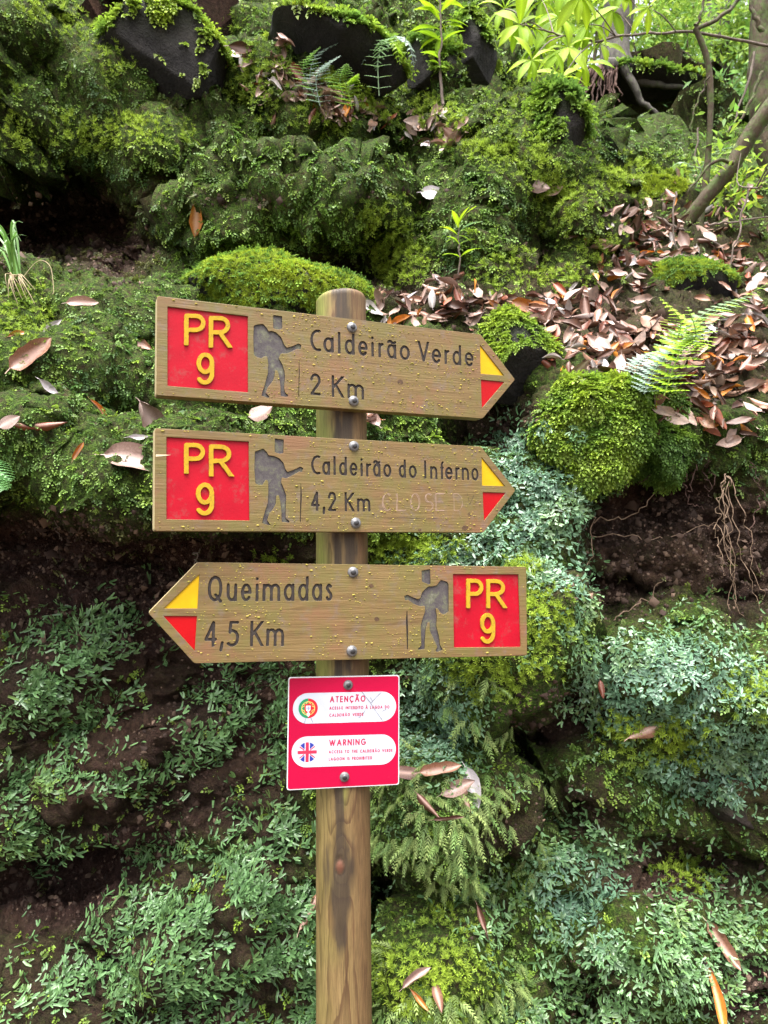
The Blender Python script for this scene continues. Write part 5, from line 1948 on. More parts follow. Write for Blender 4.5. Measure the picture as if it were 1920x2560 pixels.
def lay(me, p, d, n, L, label, group=None, wide=1.0):
    o = mobj('dead_leaf', me)
    Mx = frames(np.asarray(d, float)[None], np.asarray(n, float)[None])[0] * L
    Mx[:, 0] *= wide
    m4 = Matrix([[*Mx[0], p[0]], [*Mx[1], p[1]], [*Mx[2], p[2]], [0, 0, 0, 1]])
    o.matrix_world = m4
    tag(o, label, 'leaf', group)
    return o


def screen_dir(deg):
    return np.array([math.cos(R(deg)), 0, math.sin(R(deg))])


SPECIAL = [
    # px, py, length px, angle on the picture, colour, width factor, label
    (80, 885, 130, 38, 'tan', 1.3, 'big pinkish brown dead leaf on moss near the left edge, left of the uppermost board'),
    (47, 845, 50, 10, 'orange', 1.0, 'small orange-brown leaf touching the top of the big pinkish leaf at the left edge'),
    (112, 822, 95, 35, 'grey', .8, 'narrow grey leaf slanting above the big pinkish leaf at the left edge'),
    (212, 757, 78, 2, 'pale', .8, 'pale leaf lying flat on the moss shelf above the left end of the uppermost board'),
    (132, 973, 68, -38, 'grey', 1.0, 'small silvery leaf on green moss left of the uppermost board'),
    (345, 863, 78, -24, 'tan', 1.2, 'brown and orange leaf just left of the red panel of the uppermost board'),
    (100, 1052, 135, 4, 'red', .7, 'long curled red-brown leaf on the moss ledge at the left'),
    (28, 1056, 56, 30, 'pale', 1.3, 'pale crumpled leaf at the left end of the long curled red-brown leaf'),
    (247, 1032, 75, -50, 'orange', .5, 'thin orange-red leaf standing in the moss left of the gap between the upper boards'),
    (375, 1050, 95, -58, 'pale', 1.6, 'broad pale pink leaf above the top left corner of the middle board'),
    (335, 1155, 150, -9, 'pale', 1.15, 'large pale leaf pointing left beside the middle board'),
    (355, 1098, 62, 4, 'grey', .9, 'small light leaf between the broad pink leaf and the large pale leaf'),
    (196, 1130, 52, 60, 'orange', .8, 'small curled orange leaf on the moss ledge left of the large pale leaf'),
    (385, 925, 50, -80, 'pale', 1.0, 'pale leaf tucked behind the left end of the uppermost board'),
    (491, 540, 98, 88, 'orange', 1.15, 'upright orange and brown leaf stuck in moss above the uppermost board'),
    (742, 187, 66, -50, 'red', 1.3, 'rust-red leaf standing at the head of the upper leaf drift'),
    (618, 122, 90, -8, 'brown', 1.3, 'large dark brown leaf beside the big bare boulder'),
    (566, 150, 60, -60, 'red', .8, 'reddish leaf leaning at the left end of the upper leaf drift'),
    (655, 1030, 66, 24, 'pale', 1.2, 'crumpled pale and red leaf under the hiker of the uppermost board'),
    (1322, 772, 85, -22, 'orange', 1.4, 'broad bright orange leaf topping the litter above the moss-capped rock'),
    (1616, 1822, 88, 22, 'tan', 1.35, 'clean light tan leaf lying on the bank right of the warning plate'),
    (1805, 2368, 118, -55, 'tan', .9, 'long pinkish brown leaf at the lower right'),
    (1785, 2500, 150, -78, 'orange', .5, 'thin curled orange leaf hanging at the lower right corner'),
    (772, 2275, 105, 62, 'tan', .9, 'pinkish leaf sticking out left of the lower post'),
    (1088, 487, 70, -5, 'grey', 1.3, 'silvery grey leaf lying on the mossy slope above the signs'),
    (1345, 462, 70, -18, 'pale', 1.0, 'pale pink leaf on the mossy ridge near the top right'),
    (1385, 475, 52, 30, 'pale', .9, 'smaller pink leaf at the right of the pale ridge leaf'),
    (1030, 1938, 120, -4, 'brown', .8, 'dark brown curled leaf touching the right edge of the warning plate'),
    (1105, 1926, 105, 10, 'tan', 1.0, 'light brown leaf topping the leaf clump right of the warning plate'),
    (1140, 1962, 90, 22, 'pale', 1.0, 'pinkish leaf in the middle of the leaf clump right of the warning plate'),
    (1160, 1985, 95, -62, 'tan', 1.1, 'reddish brown leaf hanging from the leaf clump right of the warning plate'),
    (1178, 1972, 100, -72, 'grey', 1.0, 'grey-violet leaf at the right end of the leaf clump right of the warning plate'),
    (1118, 2046, 78, 6, 'brown', .55, 'rolled brown leaf under the leaf clump right of the warning plate'),
    (1074, 2018, 82, -48, 'brown', .7, 'narrow brown leaf hanging between moss plumes right of the post'),
    (1042, 2446, 80, 35, 'pale', .7, 'curled pale leaf in the moss at the bottom right of the post'),
    (1052, 2500, 70, -50, 'orange', .6, 'thin orange leaf below the curled pale leaf at the bottom right of the post'),
    (1092, 2490, 62, -75, 'tan', .8, 'reddish leaf hanging in bright moss at the bottom right of the post'),
    (1200, 2310, 80, -72, 'brown', .7, 'dark withered leaf hanging under the feather moss'),
    (1512, 1722, 45, -80, 'red', .9, 'small dark red leaf in liverwort below the bare hollow'),
    (1660, 980, 90, -35, 'tan', .7, 'yellowish leaf at the foot of the pale fern'),
]
for i, (px, py, lp, ang, kd, wide, lab) in enumerate(SPECIAL):
    p, n = surf(np.array([px]), np.array([py]))
    p, n = p[0], n[0]
    L = lp * p[1] / F_PX * 1.0
    tow = (CAM - p) / np.linalg.norm(CAM - p)
    nn = n * .25 + tow * .8 + np.array([0, 0, .45])
    d = screen_dir(ang)
    d = d - tow * (d @ tow) * .9
    lay(LEAFM[kd][i % 7], p + tow * .013 + n * .008, d, nn, L, lab, None, wide * 1.1)

def litter():
    px, py, p, nn = candidates(2150, 560, 2060, 90, 1150, want=lambda x, y: np.maximum(np.maximum(blob(x, y, LITTER) ** 1.4, 1.3 * blob(x, y, LITTER_UP)), blob(x, y, LITTER_GAP)))
    w_ = blob(px, py, LITTER)
    u_ = blob(px, py, LITTER_UP)
    g_ = blob(px, py, LITTER_GAP)
    order = rng.permutation(len(px))
    kinds = ['pale', 'tan', 'brown', 'red', 'grey', 'orange']
    pw = [.26, .25, .25, .12, .06, .06]
    small = {kd: [(lambda me: (np.array([v.co[:] for v in me.vertices]), np.array([q.vertices[:] for q in me.polygons])))(m) for m in LEAFM[kd][:7]] for kd in kinds}
    cols = {'pale': (.30, .20, .165), 'tan': (.2, .10, .06), 'brown': (.09, .037, .022), 'red': (.2, .05, .02), 'grey': (.4, .36, .36), 'orange': (.45, .17, .02)}
    things = 0
    bag = Bag()
    nst = 0
    taken = []
    quota = {'slope': 196, 'up': 52, 'gap': 12}
    for i in order:
        zone = 'gap' if g_[i] > .2 else ('up' if u_[i] > w_[i] else 'slope')
        P = p[i]
        L = rng.uniform(.045, .085) * (1.15 if zone == 'up' else 1)
        tow = (CAM - P) / np.linalg.norm(CAM - P)
        n = nn[i] * .5 + np.array([0, 0, .55]) + tow * .45 + rng.normal(size=3) * .38
        d = rng.normal(size=3)
        d -= n * (d @ n) / (n @ n)
        kd = kinds[rng.choice(6, p=pw if zone != 'up' else [.62, .16, .08, .04, .08, .02])]
        up = rng.uniform(.012, .034)
        if quota[zone] > 0:
            quota[zone] -= 1
            tone = {'pale': 'pale pinkish', 'tan': 'tan', 'brown': 'dark brown', 'red': 'rust-red', 'grey': 'greyish', 'orange': 'orange'}[kd]
            if zone == 'slope':
                x, y = px[i], py[i]
                if x > 1500 and y < 700:
                    spot = 'below the leaning mossy branch' if x < 1740 else 'under the twigs near the right edge'
                elif x < 1240:
                    spot = 'just above the tip of the uppermost board'
                elif x < 1450 and y < 860:
                    spot = 'above the moss-capped dark rock'
                elif x < 1570:
                    spot = 'beside the big moss-wrapped block'
                elif x < 1760:
                    spot = 'round the foot of the pale fern' if y > 840 else 'under the rounded mossy rock'
                else:
                    spot = 'right of the pale fern'
                lab, grp = 'dry %s leaf in the litter %s' % (tone, spot), 'leaves littering the slope on the right'
            elif zone == 'up':
                spot = 'left of the umbrella-shaped fern' if px[i] < 900 else 'below the tall sapling'
                lab, grp = 'dry %s leaf in the upper mossy leaf drift %s' % (tone, spot), 'leaves drifted across the upper slope'
            else:
                lab, grp = 'dead %s leaf heaped behind the post between the two upper boards' % tone, 'leaves heaped behind the post'
            lay(LEAFM[kd][rng.integers(7)], P + nn[i] * up + np.array([0, 0, .012]), d, n, L, lab, grp, rng.uniform(.85, 1.35))
        elif zone != 'gap':
            nst += 1
            v, f = small[kd][rng.integers(7)]
            Mx = frames(d[None], n[None])[0] * L
            bag.add(v @ Mx.T + P + nn[i] * (up * .55), f, np.array(cols[kd]) * rng.uniform(.7, 1.25))
    m = leafy('litter_leaf', 0, .5, .5, .6, 90)
    o = mobj('leaf_litter', bag.mesh('leaf_litter', m))
    tag(o, 'matted dry leaves under the loose ones on the slopes', 'leaf litter', None, 'stuff')


litter()


# ================================================================== soil crumbs
def crumbs():
    px, py, p, nn = candidates(42000, -60, 1980, 380, 2640, want=lambda x, y: blob(x, y, SOIL))
    soil = blob(px, py, SOIL)
    ok = rng.random(len(px)) < (soil - .3) * 1.1
    px, py, p, nn = px[ok], py[ok], p[ok], nn[ok]
    n = len(px)
    v = np.array([(1, 0, 0), (-1, 0, 0), (0, 1, 0), (0, -1, 0), (0, 0, 1.0)]) * .5
    f = np.array([(0, 2, 4), (2, 1, 4), (1, 3, 4), (3, 0, 4)])
    Mx = frames(np.cross(nn, jitter(n)), nn + jitter(n) * .5)
    s_ = .005 * rng.lognormal(0, .6, n) * (p[:, 1] / 1.9)
    Mx = Mx * (s_[:, None] * rng.uniform(.6, 1.5, (n, 3)))[:, None, :]
    t_ = rng.random(n)[:, None] ** 2.6
    col = (np.array((.045, .027, .021)) * (1 - t_) + np.array((.16, .105, .075)) * t_) * rng.uniform(.6, 1.3, n)[:, None]
    sc = Scatter()
    sc.add(v, f, np.ones((5, 3)), Mx, p, col)
    m = leafy('earth_crumb', 0, .8, .25, .3)
    tag(sc.obj('soil_crumbs', m, None, False), 'loose crumbs of earth and gravel on the bare soil', 'soil')


crumbs()


# ================================================================== plants
def green_leaf(L, W, droop=.35, fold=.25, n=7, seed=0, tip=.5):
    """one living leaf along Y, base at the origin: verts, quads, tint"""
    r = random.Random(seed)
    vs, g = [], []
    y, z, a = 0, 0, r.uniform(0, .25)
    for i in range(n):
        t = i / (n - 1)
        w_ = W / 2 * math.sin(math.pi * min(1, t ** (.9 + tip * .4))) ** .9 + .001 * L
        for s_ in (-1, -.5, 0, .5, 1):
            vs.append((s_ * w_, y, z + abs(s_) * w_ * fold + .012 * L * math.sin(8 * t + 3 * s_ + seed)))
            g.append((1.25 if s_ == 0 else 1.0) * (1 - .12 * abs(s_)))
        y += math.cos(a) * L / (n - 1)
        z += math.sin(a) * L / (n - 1)
        a -= droop * 2 / (n - 1) * r.uniform(.6, 1.4)
    f = [(i * 5 + j, i * 5 + j + 1, (i + 1) * 5 + j + 1, (i + 1) * 5 + j) for i in range(n - 1) for j in range(4)]
    return np.array(vs), np.array(f), np.array(g)


def put(v, d, n, o, roll=0):
    Mx = frames(np.asarray(d, float)[None], np.asarray(n, float)[None])[0]
    return v @ Mx.T + o


LEAF_CACHE = {}


def leaf_part(parent, o, d, n, L, W, col, seed, m=None, droop=.35):
    """a leaf as a part of its plant; alike leaves share mesh data"""
    key = (seed % 6, round(W / L, 1), tuple(np.round(col, 2)), droop)
    if key not in LEAF_CACHE:
        v, f, g = green_leaf(1.0, key[1], droop, .22, 7, key[0])
        LEAF_CACHE[key] = npmesh('leaf', v, [f], m or M_LEAF, True, np.asarray(col)[None] * g[:, None])
    ob = mobj('leaf', LEAF_CACHE[key], parent)
    Mx = frames(np.asarray(d, float)[None], np.asarray(n, float)[None])[0] * L
    rel = np.asarray(o) - np.array(parent.location)
    ob.matrix_local = Matrix([[*Mx[0], rel[0]], [*Mx[1], rel[1]], [*Mx[2], rel[2]], [0, 0, 0, 1]])
    return ob


def smooth_path(pts, n=24):
    pts = np.asarray(pts, float)
    t = np.linspace(0, len(pts) - 1, n)
    res = []
    for q in t:
        i = min(int(q), len(pts) - 2)
        u = q - i
        p0, p1, p2, p3 = pts[max(i - 1, 0)], pts[i], pts[i + 1], pts[min(i + 2, len(pts) - 1)]
        res.append(.5 * ((2 * p1) + (-p0 + p2) * u + (2 * p0 - 5 * p1 + 4 * p2 - p3) * u * u + (-p0 + 3 * p1 - 3 * p2 + p3) * u ** 3))
    return np.array(res)


def pix_path(pts, Y, n=24, wob=0.0, seed=0):
    """path through pixels; Y one depth or a list"""
    pts = np.asarray(pts, float)
    Y = np.interp(np.linspace(0, 1, len(pts)), np.linspace(0, 1, len(np.atleast_1d(Y))), np.atleast_1d(Y))
    P = smooth_path(at(pts[:, 0], pts[:, 1], Y), n)
    if wob:
        r = np.random.default_rng(seed)
        w_ = r.normal(size=P.shape) * wob
        w_ = (w_ + np.roll(w_, 1, 0)) / 1.6
        w_[0] = w_[-1] = 0
        P = P + w_
    return P


def tube_part(name, P, rad, m, parent=None, sides=7):
    P = np.asarray(P)
    off = np.array(parent.location) if parent is not None else 0
    v, f = tube(P - off, rad, sides)
    return mobj(name, npmesh(name, v, [f], m), parent)


def single_tube(name, P, r0, r1, m, label, cat, group=None, sides=6):
    rad = np.linspace(r0, r1, len(P))
    v, f = tube(P - P[0], rad, sides)
    o = mobj(name, npmesh(name, v, [f], m), None, P[0])
    return tag(o, label, cat, group)


BRIGHT = (.27, .44, .02)
YOUNG = (.36, .52, .022)
DARKG = (.07, .15, .035)
GLOSS = (.16, .28, .12)


def stand(px, py):
    """distance of a plant rooted where the bank shows at a pixel"""
    p, _ = surf(np.array([px - 14, px, px + 14, px]), np.array([py, py, py, py - 16]))
    return float(p[:, 1].min()) - .03


def sapling(label, stem, Y, leaves, r0=.006, seed=0, width=.33):
    P = pix_path(stem, Y, 20, .002, seed)
    root = empty('sapling', P[0], label, 'sapling')
    tube_part('stem', P, np.linspace(r0, r0 * .45, len(P)), M_TWIG, root)
    for i, (px, py, lp, ang, tone) in enumerate(leaves):
        k = int(np.argmin(np.abs(project(P)[1] - py)))
        o = P[k]
        L = lp * o[1] / F_PX
        r = random.Random(seed * 100 + i)
        d = screen_dir(ang) + np.array([0, r.uniform(-.9, .3), 0])
        n = np.array([0, -.35, 1.0]) + np.array([r.uniform(-.3, .3), r.uniform(-.3, .2), 0])
        leaf_part(root, o, d, n, L, L * width, {0: BRIGHT, 1: YOUNG, 2: GLOSS, 3: DARKG}[tone], seed + i)
    return root


sapling('tall young sapling with bright lobed leaves in front of the square dark boulder',
        [(1108, 262), (1100, 170), (1102, 80), (1098, -40)], stand(1108, 250),
        [(0, 150, 62, 168, 0), (0, 112, 72, 160, 0), (0, 100, 70, 20, 0), (0, 92, 66, 195, 1), (0, 80, 72, 30, 1), (0, 68, 84, 172, 0), (0, 60, 76, 8, 0), (0, 45, 80, 150, 1), (0, 40, 80, 35, 1), (0, 28, 84, 185, 1), (0, 20, 70, 15, 1), (0, 5, 84, 140, 1), (0, 0, 80, 48, 1), (0, -15, 80, 165, 1), (0, -20, 80, 20, 1), (0, -30, 90, 95, 1), (0, 138, 45, 170, 0), (0, 160, 44, 186, 0), (0, 90, 60, 250, 0), (0, 55, 60, 290, 1)], .007, 1)
sapling('small seedling with whorled green leaves on the moss above the leaf slope',
        [(1143, 706), (1150, 650), (1146, 600), (1150, 556)], stand(1143, 700),
        [(0, 640, 66, 10, 0), (0, 640, 60, 175, 0), (0, 612, 46, 30, 0), (0, 610, 46, 150, 0), (0, 585, 56, 160, 1), (0, 580, 66, 35, 2), (0, 572, 54, 120, 1), (0, 562, 56, 70, 1), (0, 560, 60, 48, 1), (0, 668, 34, 200, 2), (0, 596, 40, 200, 0), (0, 590, 38, -15, 0)], .0035, 2)


def leafy_branch():
    """the bough that hangs into the top right of the picture: rosettes of long soft leaves"""
    Y = 3.0
    stemP = pix_path([(1950, 120), (1760, 85), (1600, 85), (1480, 100), (1380, 80), (1300, 60)], [3.3, 3.0, 2.9], 40, .004, 3)
    root = empty('leafy_branch', stemP[0], 'low bough with rosettes of bright yellow-green leaves hanging in at the top right', 'branch')
    tube_part('branch', stemP, np.linspace(.007, .003, 40), M_TWIG, root)
    ros = [(1300, 62, 11, 95), (1395, 45, 11, 105), (1345, 112, 10, 90), (1420, 118, 11, 95), (1468, 62, 9, 90), (1405, 195, 9, 85), (1465, 160, 8, 80), (1262, 22, 8, 85), (1355, 0, 9, 100), (1450, -10, 9, 100), (1530, 25, 7, 85), (1390, 178, 6, 70), (1500, 110, 6, 80), (1560, -20, 8, 90), (1620, 20, 6, 80), (1330, 150, 6, 75)]
    r = random.Random(11)
    for i, (px, py, k, lp) in enumerate(ros):
        Yr = Y + r.uniform(-.35, .25)
        c = at(px, py, Yr)
        # twig back to the bough
        j = int(np.argmin(np.hypot(*(np.array(project(stemP)) - np.array([[px + 60], [py + 10]])))))
        tw = smooth_path([stemP[j], (stemP[j] + c) / 2 + [0, 0, .02], c], 8)
        tube_part('twig', tw, np.linspace(.003, .002, 8), M_TWIG, root, 5)
        base = r.uniform(0, 360)
        for q in range(k):
            ang = base + 360 * q / k + r.uniform(-14, 14)
            d = screen_dir(ang) + np.array([0, r.uniform(-.7, .5), -.25])
            L = lp * Yr / F_PX * r.uniform(.7, 1.12)
            n = np.array([0, -.8, .6]) + np.array([r.uniform(-.4, .4), 0, r.uniform(-.3, .4)])
            leaf_part(root, c, d, n, L, L * .31, YOUNG if r.random() < .6 else BRIGHT, i * 7 + q, None, .45)


leafy_branch()


def frond(root, P, wid, pairs, col, seed=0, nrm=(0, -.5, 1), toothed=True, name='frond'):
    """fern frond along path P: rachis and toothed pinnae in one mesh"""
    r = random.Random(seed)
    P = smooth_path(P, pairs + 2)
    off = np.array(root.location)
    bag = Bag()
    v, f = tube(P - off, np.linspace(.0022, .0008, len(P)), 5)
    bag.add(v, f, np.array(col) * .6)
    T = np.gradient(P, axis=0)
    T /= np.linalg.norm(T, axis=1)[:, None]
    for i in range(1, pairs + 2):
        t = i / (pairs + 1)
        prof = (math.sin(math.pi * min(1, (.12 + .88 * t) ** .75)) ** .8) * (1 if t < .85 else .9)
        for sd in (-1, 1):
            L = wid * prof * r.uniform(.88, 1.08) + .004
            x = np.cross(T[i], np.asarray(nrm, float))
            x /= np.linalg.norm(x)
            d = x * sd + T[i] * .45 + np.array([0, 0, -.12])
            d /= np.linalg.norm(d)
            up = np.cross(np.cross(d, np.asarray(nrm, float)), d)
            up /= np.linalg.norm(up)
            sidev = np.cross(d, up)
            w_ = L * .17 + .0018
            k = 10 if toothed else 3
            pts = []
            for q in range(k + 1):
                u = q / k
                ww = w_ * (1 - u) ** .7 * (1 + (.8 if toothed else 0) * ((q % 2) * 2 - 1)) + .0004
                mid = P[i] - off + d * L * u + up * (-.12 * L * u * u)
                pts += [mid - sidev * ww, mid + up * .0006, mid + sidev * ww]
            pts = np.array(pts)
            fs = []
            for q in range(k):
                b_ = q * 3
                fs += [(b_, b_ + 1, b_ + 4, b_ + 3), (b_ + 1, b_ + 2, b_ + 5, b_ + 4)]
            bag.add(pts, np.array(fs), np.array(col) * r.uniform(.85, 1.15))
    return mobj(name, bag.mesh(name, M_FERN), root)


def fern(label, base, Y, fronds, col, wid, pairs=16, seed=0):
    c = at(base[0], base[1], Y if np.isscalar(Y) else Y[0])
    root = empty('fern', c, label, 'fern')
    for i, pts in enumerate(fronds):
        Yf = Y if np.isscalar(Y) else np.linspace(Y[0], Y[1], len(pts))
        pts = np.array(pts, float)
        P = at(pts[:, 0], pts[:, 1], np.broadcast_to(Yf, (len(pts),)) - .05 * i)
        cc = col[i % len(col)]
        frond(root, P, wid * random.Random(seed + i).uniform(.85, 1.1), pairs, cc, seed + i)
    return root


SILV = (.30, .40, .34)
FGREEN = (.17, .32, .06)
PALEF = (.26, .40, .20)
fern('fern with thin arching fronds at the head of the upper leaf drift', (800, 265), stand(810, 240),
     [[(800, 265), (775, 200), (790, 140), (845, 108)], [(800, 265), (760, 190), (765, 150), (800, 118)], [(800, 265), (790, 200), (810, 165), (850, 140)], [(870, 270), (850, 210), (855, 180), (865, 160)], [(880, 272), (870, 220), (880, 200), (895, 185)]], [SILV, FGREEN, SILV, FGREEN, BRIGHT], .05, 14, 21)
fern('umbrella-shaped silvery fern drooping in front of the long dark slab', (948, 240), stand(948, 235),
     [[(948, 240), (946, 160), (965, 105), (1010, 95), (1040, 150)], [(948, 240), (944, 150), (975, 92), (1020, 110), (1035, 165)], [(948, 240), (945, 150), (955, 100), (925, 120), (915, 180)], [(948, 240), (945, 150), (960, 95), (935, 110), (905, 160)], [(948, 240), (945, 150), (965, 100), (990, 120), (1000, 160)], [(948, 240), (945, 150), (960, 100), (950, 130), (940, 175)]], [SILV, SILV, PALEF, SILV, BRIGHT, PALEF], .055, 14, 31)
fern('pale green fern arching over the leaf litter at the right, under the rounded mossy rock', (1605, 985), 2.05,
     [[(1605, 985), (1640, 900), (1720, 820), (1830, 760), (1935, 700)], [(1640, 985), (1670, 880), (1740, 800), (1810, 760), (1880, 740)], [(1605, 985), (1590, 930), (1620, 890), (1690, 868)], [(1660, 960), (1690, 860), (1700, 800), (1650, 745)], [(1610, 985), (1640, 920), (1700, 860), (1790, 820)], [(1660, 990), (1700, 880), (1740, 840), (1720, 770)]], [BRIGHT, PALEF, SILV, YOUNG, SILV, BRIGHT], .06, 18, 41)
fern('fern frond tip reaching in at the left edge below the moss ledge', (-120, 1130), 1.62,
     [[(-120, 1130), (-70, 1140), (-20, 1160), (26, 1200)], [(-120, 1140), (-80, 1170), (-30, 1200), (5, 1225)]], [(.14, .33, .1)], .06, 16, 51)
fern('fern hanging by the tree trunk at the very top', (1250, 60), 5.0,
     [[(1235, 40), (1260, 85), (1275, 110), (1290, 125)], [(1235, 40), (1250, 90), (1265, 110), (1270, 130)]], [BRIGHT], .08, 12, 61)
fern('small fern with bluish fronds under the leaning mossy branch', (1740, 470), 3.3,
     [[(1740, 470), (1730, 420), (1700, 405), (1690, 425)], [(1740, 470), (1750, 420), (1790, 400), (1830, 412)], [(1740, 470), (1760, 410), (1800, 375), (1850, 365)]], [PALEF, FGREEN, PALEF], .05, 10, 71)


def grass_tuft():
    Y0 = stand(40, 672)
    c = at(38, 700, Y0)
    root = empty('grass_tuft', c, 'tuft of long grass with straw base at the left edge under the dark overhang', 'grass')
    r = random.Random(5)
    mst, t, b = mat('straw', (.42, .33, .2), .6, .3)
    for i in range(16):
        tip = (r.uniform(-40, 62), r.uniform(545, 640))
        a = at(40 + r.uniform(-12, 12), 692, Y0)
        e = at(tip[0], tip[1], Y0 + r.uniform(-.12, .06))
        mid = (a + e) / 2 + np.array([(-.3 if tip[0] > 30 else .05) * .05, 0, .03])
        P = smooth_path([a, mid, e, e + np.array([r.uniform(-.03, .03), 0, -r.uniform(0, .05)])], 10)
        w_ = .0028 * np.sin(np.linspace(.5, math.pi, 10)) + .0003
        x = np.array([.9, .3, 0.2])
        v = np.stack([P - x * w_[:, None], P + np.array([0, -.0006, 0]), P + x * w_[:, None]], 1).reshape(-1, 3) - c
        f = [(q * 3 + s_, q * 3 + s_ + 1, q * 3 + s_ + 4, q * 3 + s_ + 3) for q in range(9) for s_ in (0, 1)]
        mobj('blade', npmesh('blade', v, [np.array(f)], M_GRASS, True, np.array((.13, .27, .06)) * r.uniform(.7, 1.3) + np.zeros((30, 3))), root)
    for i in range(14):
        a = at(40 + r.uniform(-14, 14), 690, Y0 - .01)
        e = at(r.uniform(10, 100), r.uniform(705, 760), Y0 - .06)
        tube_part('straw', smooth_path([a, (a + e) / 2 + [0, -.03, .01], e], 7), np.linspace(.0016, .0006, 7), mst, root, 4)
    P = pix_path([(60, 690), (95, 652), (125, 665), (134, 720), (132, 735)], Y0 - .06, 16)
    tube_part('straw', P, .0009, mst, root, 4)


grass_tuft()


# ================================================================== trees
def tree(label, path, Y, wpx, m, seed=0, roots=(), name='tree', cat='tree', flare=1.0, limbs=(), sides=14):
    P = pix_path(path, Y, 26)
    Ym = P[:, 1].mean()
    root = empty(name, P[0], label, cat)
    r0 = wpx[0] / 2 * Ym / F_PX
    r1 = wpx[1] / 2 * Ym / F_PX
    t = np.linspace(0, 1, len(P))
    rad = r0 + (r1 - r0) * t + (flare - 1) * r0 * np.exp(-t * 9)
    v, f = tube(P - P[0], rad, sides)
    k = len(P)
    axis = np.repeat(P - P[0], sides, 0)
    dv = v - axis
    v = axis + dv * (1 + (fbm(v + seed, 9 / max(r0 * 10, .4), 3, seed) - .5)[:, None] * .55)
    mobj('trunk', npmesh('trunk', v, [f], m, True), root)
    for pts, Yl, wl in limbs:
        L = pix_path(pts, Yl, 16, .004, seed)
        tube_part('limb', L, np.linspace(wl[0], wl[1], 16) / 2 * Yl / F_PX if np.isscalar(Yl) else np.linspace(wl[0], wl[1], 16) / 2 * Yl[0] / F_PX, m, root, 8)
    for pts, Yl, wl in roots:
        L = pix_path(pts, Yl, 16, .008, seed + int(pts[0][0]))
        tube_part('root', L, np.linspace(wl[0], wl[1], 16) / 2 * 5.4 / F_PX, M_DROOT if wl[0] < 12 else m, root, 6)
    return root


rr = random.Random(9)
hang = []
for i in range(17):
    x0 = 1432 + i * 7 + rr.uniform(-5, 5)
    x1 = x0 + rr.uniform(-22, 34)
    y1 = rr.uniform(230, 335)
    hang.append(([(x0 + 30 * (1 - i / 17), 168 + rr.uniform(-8, 8)), (x0, 205), ((x0 + x1) / 2 + rr.uniform(-6, 6), (205 + y1) / 2), (x1, y1)], 5.45, (rr.uniform(5, 9), 2.5)))
tree('grey tree at the top right with its roots hanging bare over a dark hollow', [(1545, 205), (1538, 120), (1546, 30), (1552, -120)], 5.75, (84, 74), M_BARK, 1,
     roots=hang + [([(1550, 165), (1590, 195), (1650, 215), (1720, 222)], 5.6, (34, 10)), ([(1530, 165), (1495, 180), (1470, 200)], 5.5, (40, 20)), ([(1560, 170), (1600, 240), (1640, 290)], 5.5, (26, 10))], flare=1.5)
tree('leaning moss-covered branch rising from the leaf litter to the right edge', [(1668, 612), (1715, 560), (1760, 500), (1830, 415), (1880, 330), (1925, 272), (1990, 200)], [3.1, 2.9], (34, 44), M_MBARK, 2, name='leaning_tree', limbs=[([(1835, 408), (1800, 400), (1760, 430), (1720, 480)], 2.95, (12, 4))], sides=10)
tree('slim pale stem standing upright through the litter right of the bough', [(1742, 610), (1768, 420), (1776, 250), (1768, 150), (1738, 70)], [3.2, 3.1], (19, 15), M_MBARK, 3, name='slim_tree', limbs=[([(1740, 75), (1800, 40), (1850, 0), (1880, -40)], 3.1, (12, 8)), ([(1738, 72), (1755, 20), (1775, -40)], 3.1, (9, 6)), ([(1772, 190), (1740, 260), (1730, 330)], 3.1, (6, 3))], sides=8)
tree('mossy trunk cut by the right edge at the top', [(1945, 480), (1912, 300), (1902, 150), (1915, -60)], [3.7, 3.6], (70, 58), M_MBARK, 4, name='mossy_tree', limbs=[([(1905, 180), (1880, 240), (1850, 300), (1820, 330)], 3.5, (10, 4)), ([(1905, 80), (1885, 40), (1870, -30)], 3.5, (14, 8))])
for i, (pa, Y, wp, lab) in enumerate([
        ([(1278, 110), (1272, 40), (1276, -80)], 7.0, (36, 32), 'dark straight trunk behind the leafy bough, left of the rooted tree'),
        ([(1232, 90), (1226, 20), (1232, -80)], 7.6, (24, 22), 'thin brown trunk behind the upright moss-capped boulder'),
        ([(1792, 260), (1785, 120), (1792, -80)], 8.2, (84, 76), 'broad shaded trunk deep in the wood at the top right'),
        ([(1650, 240), (1655, 100), (1648, -80)], 9.5, (30, 26), 'thin distant trunk right of the rooted tree')]):
    tree(lab, pa, Y, wp, M_BARK, 20 + i)


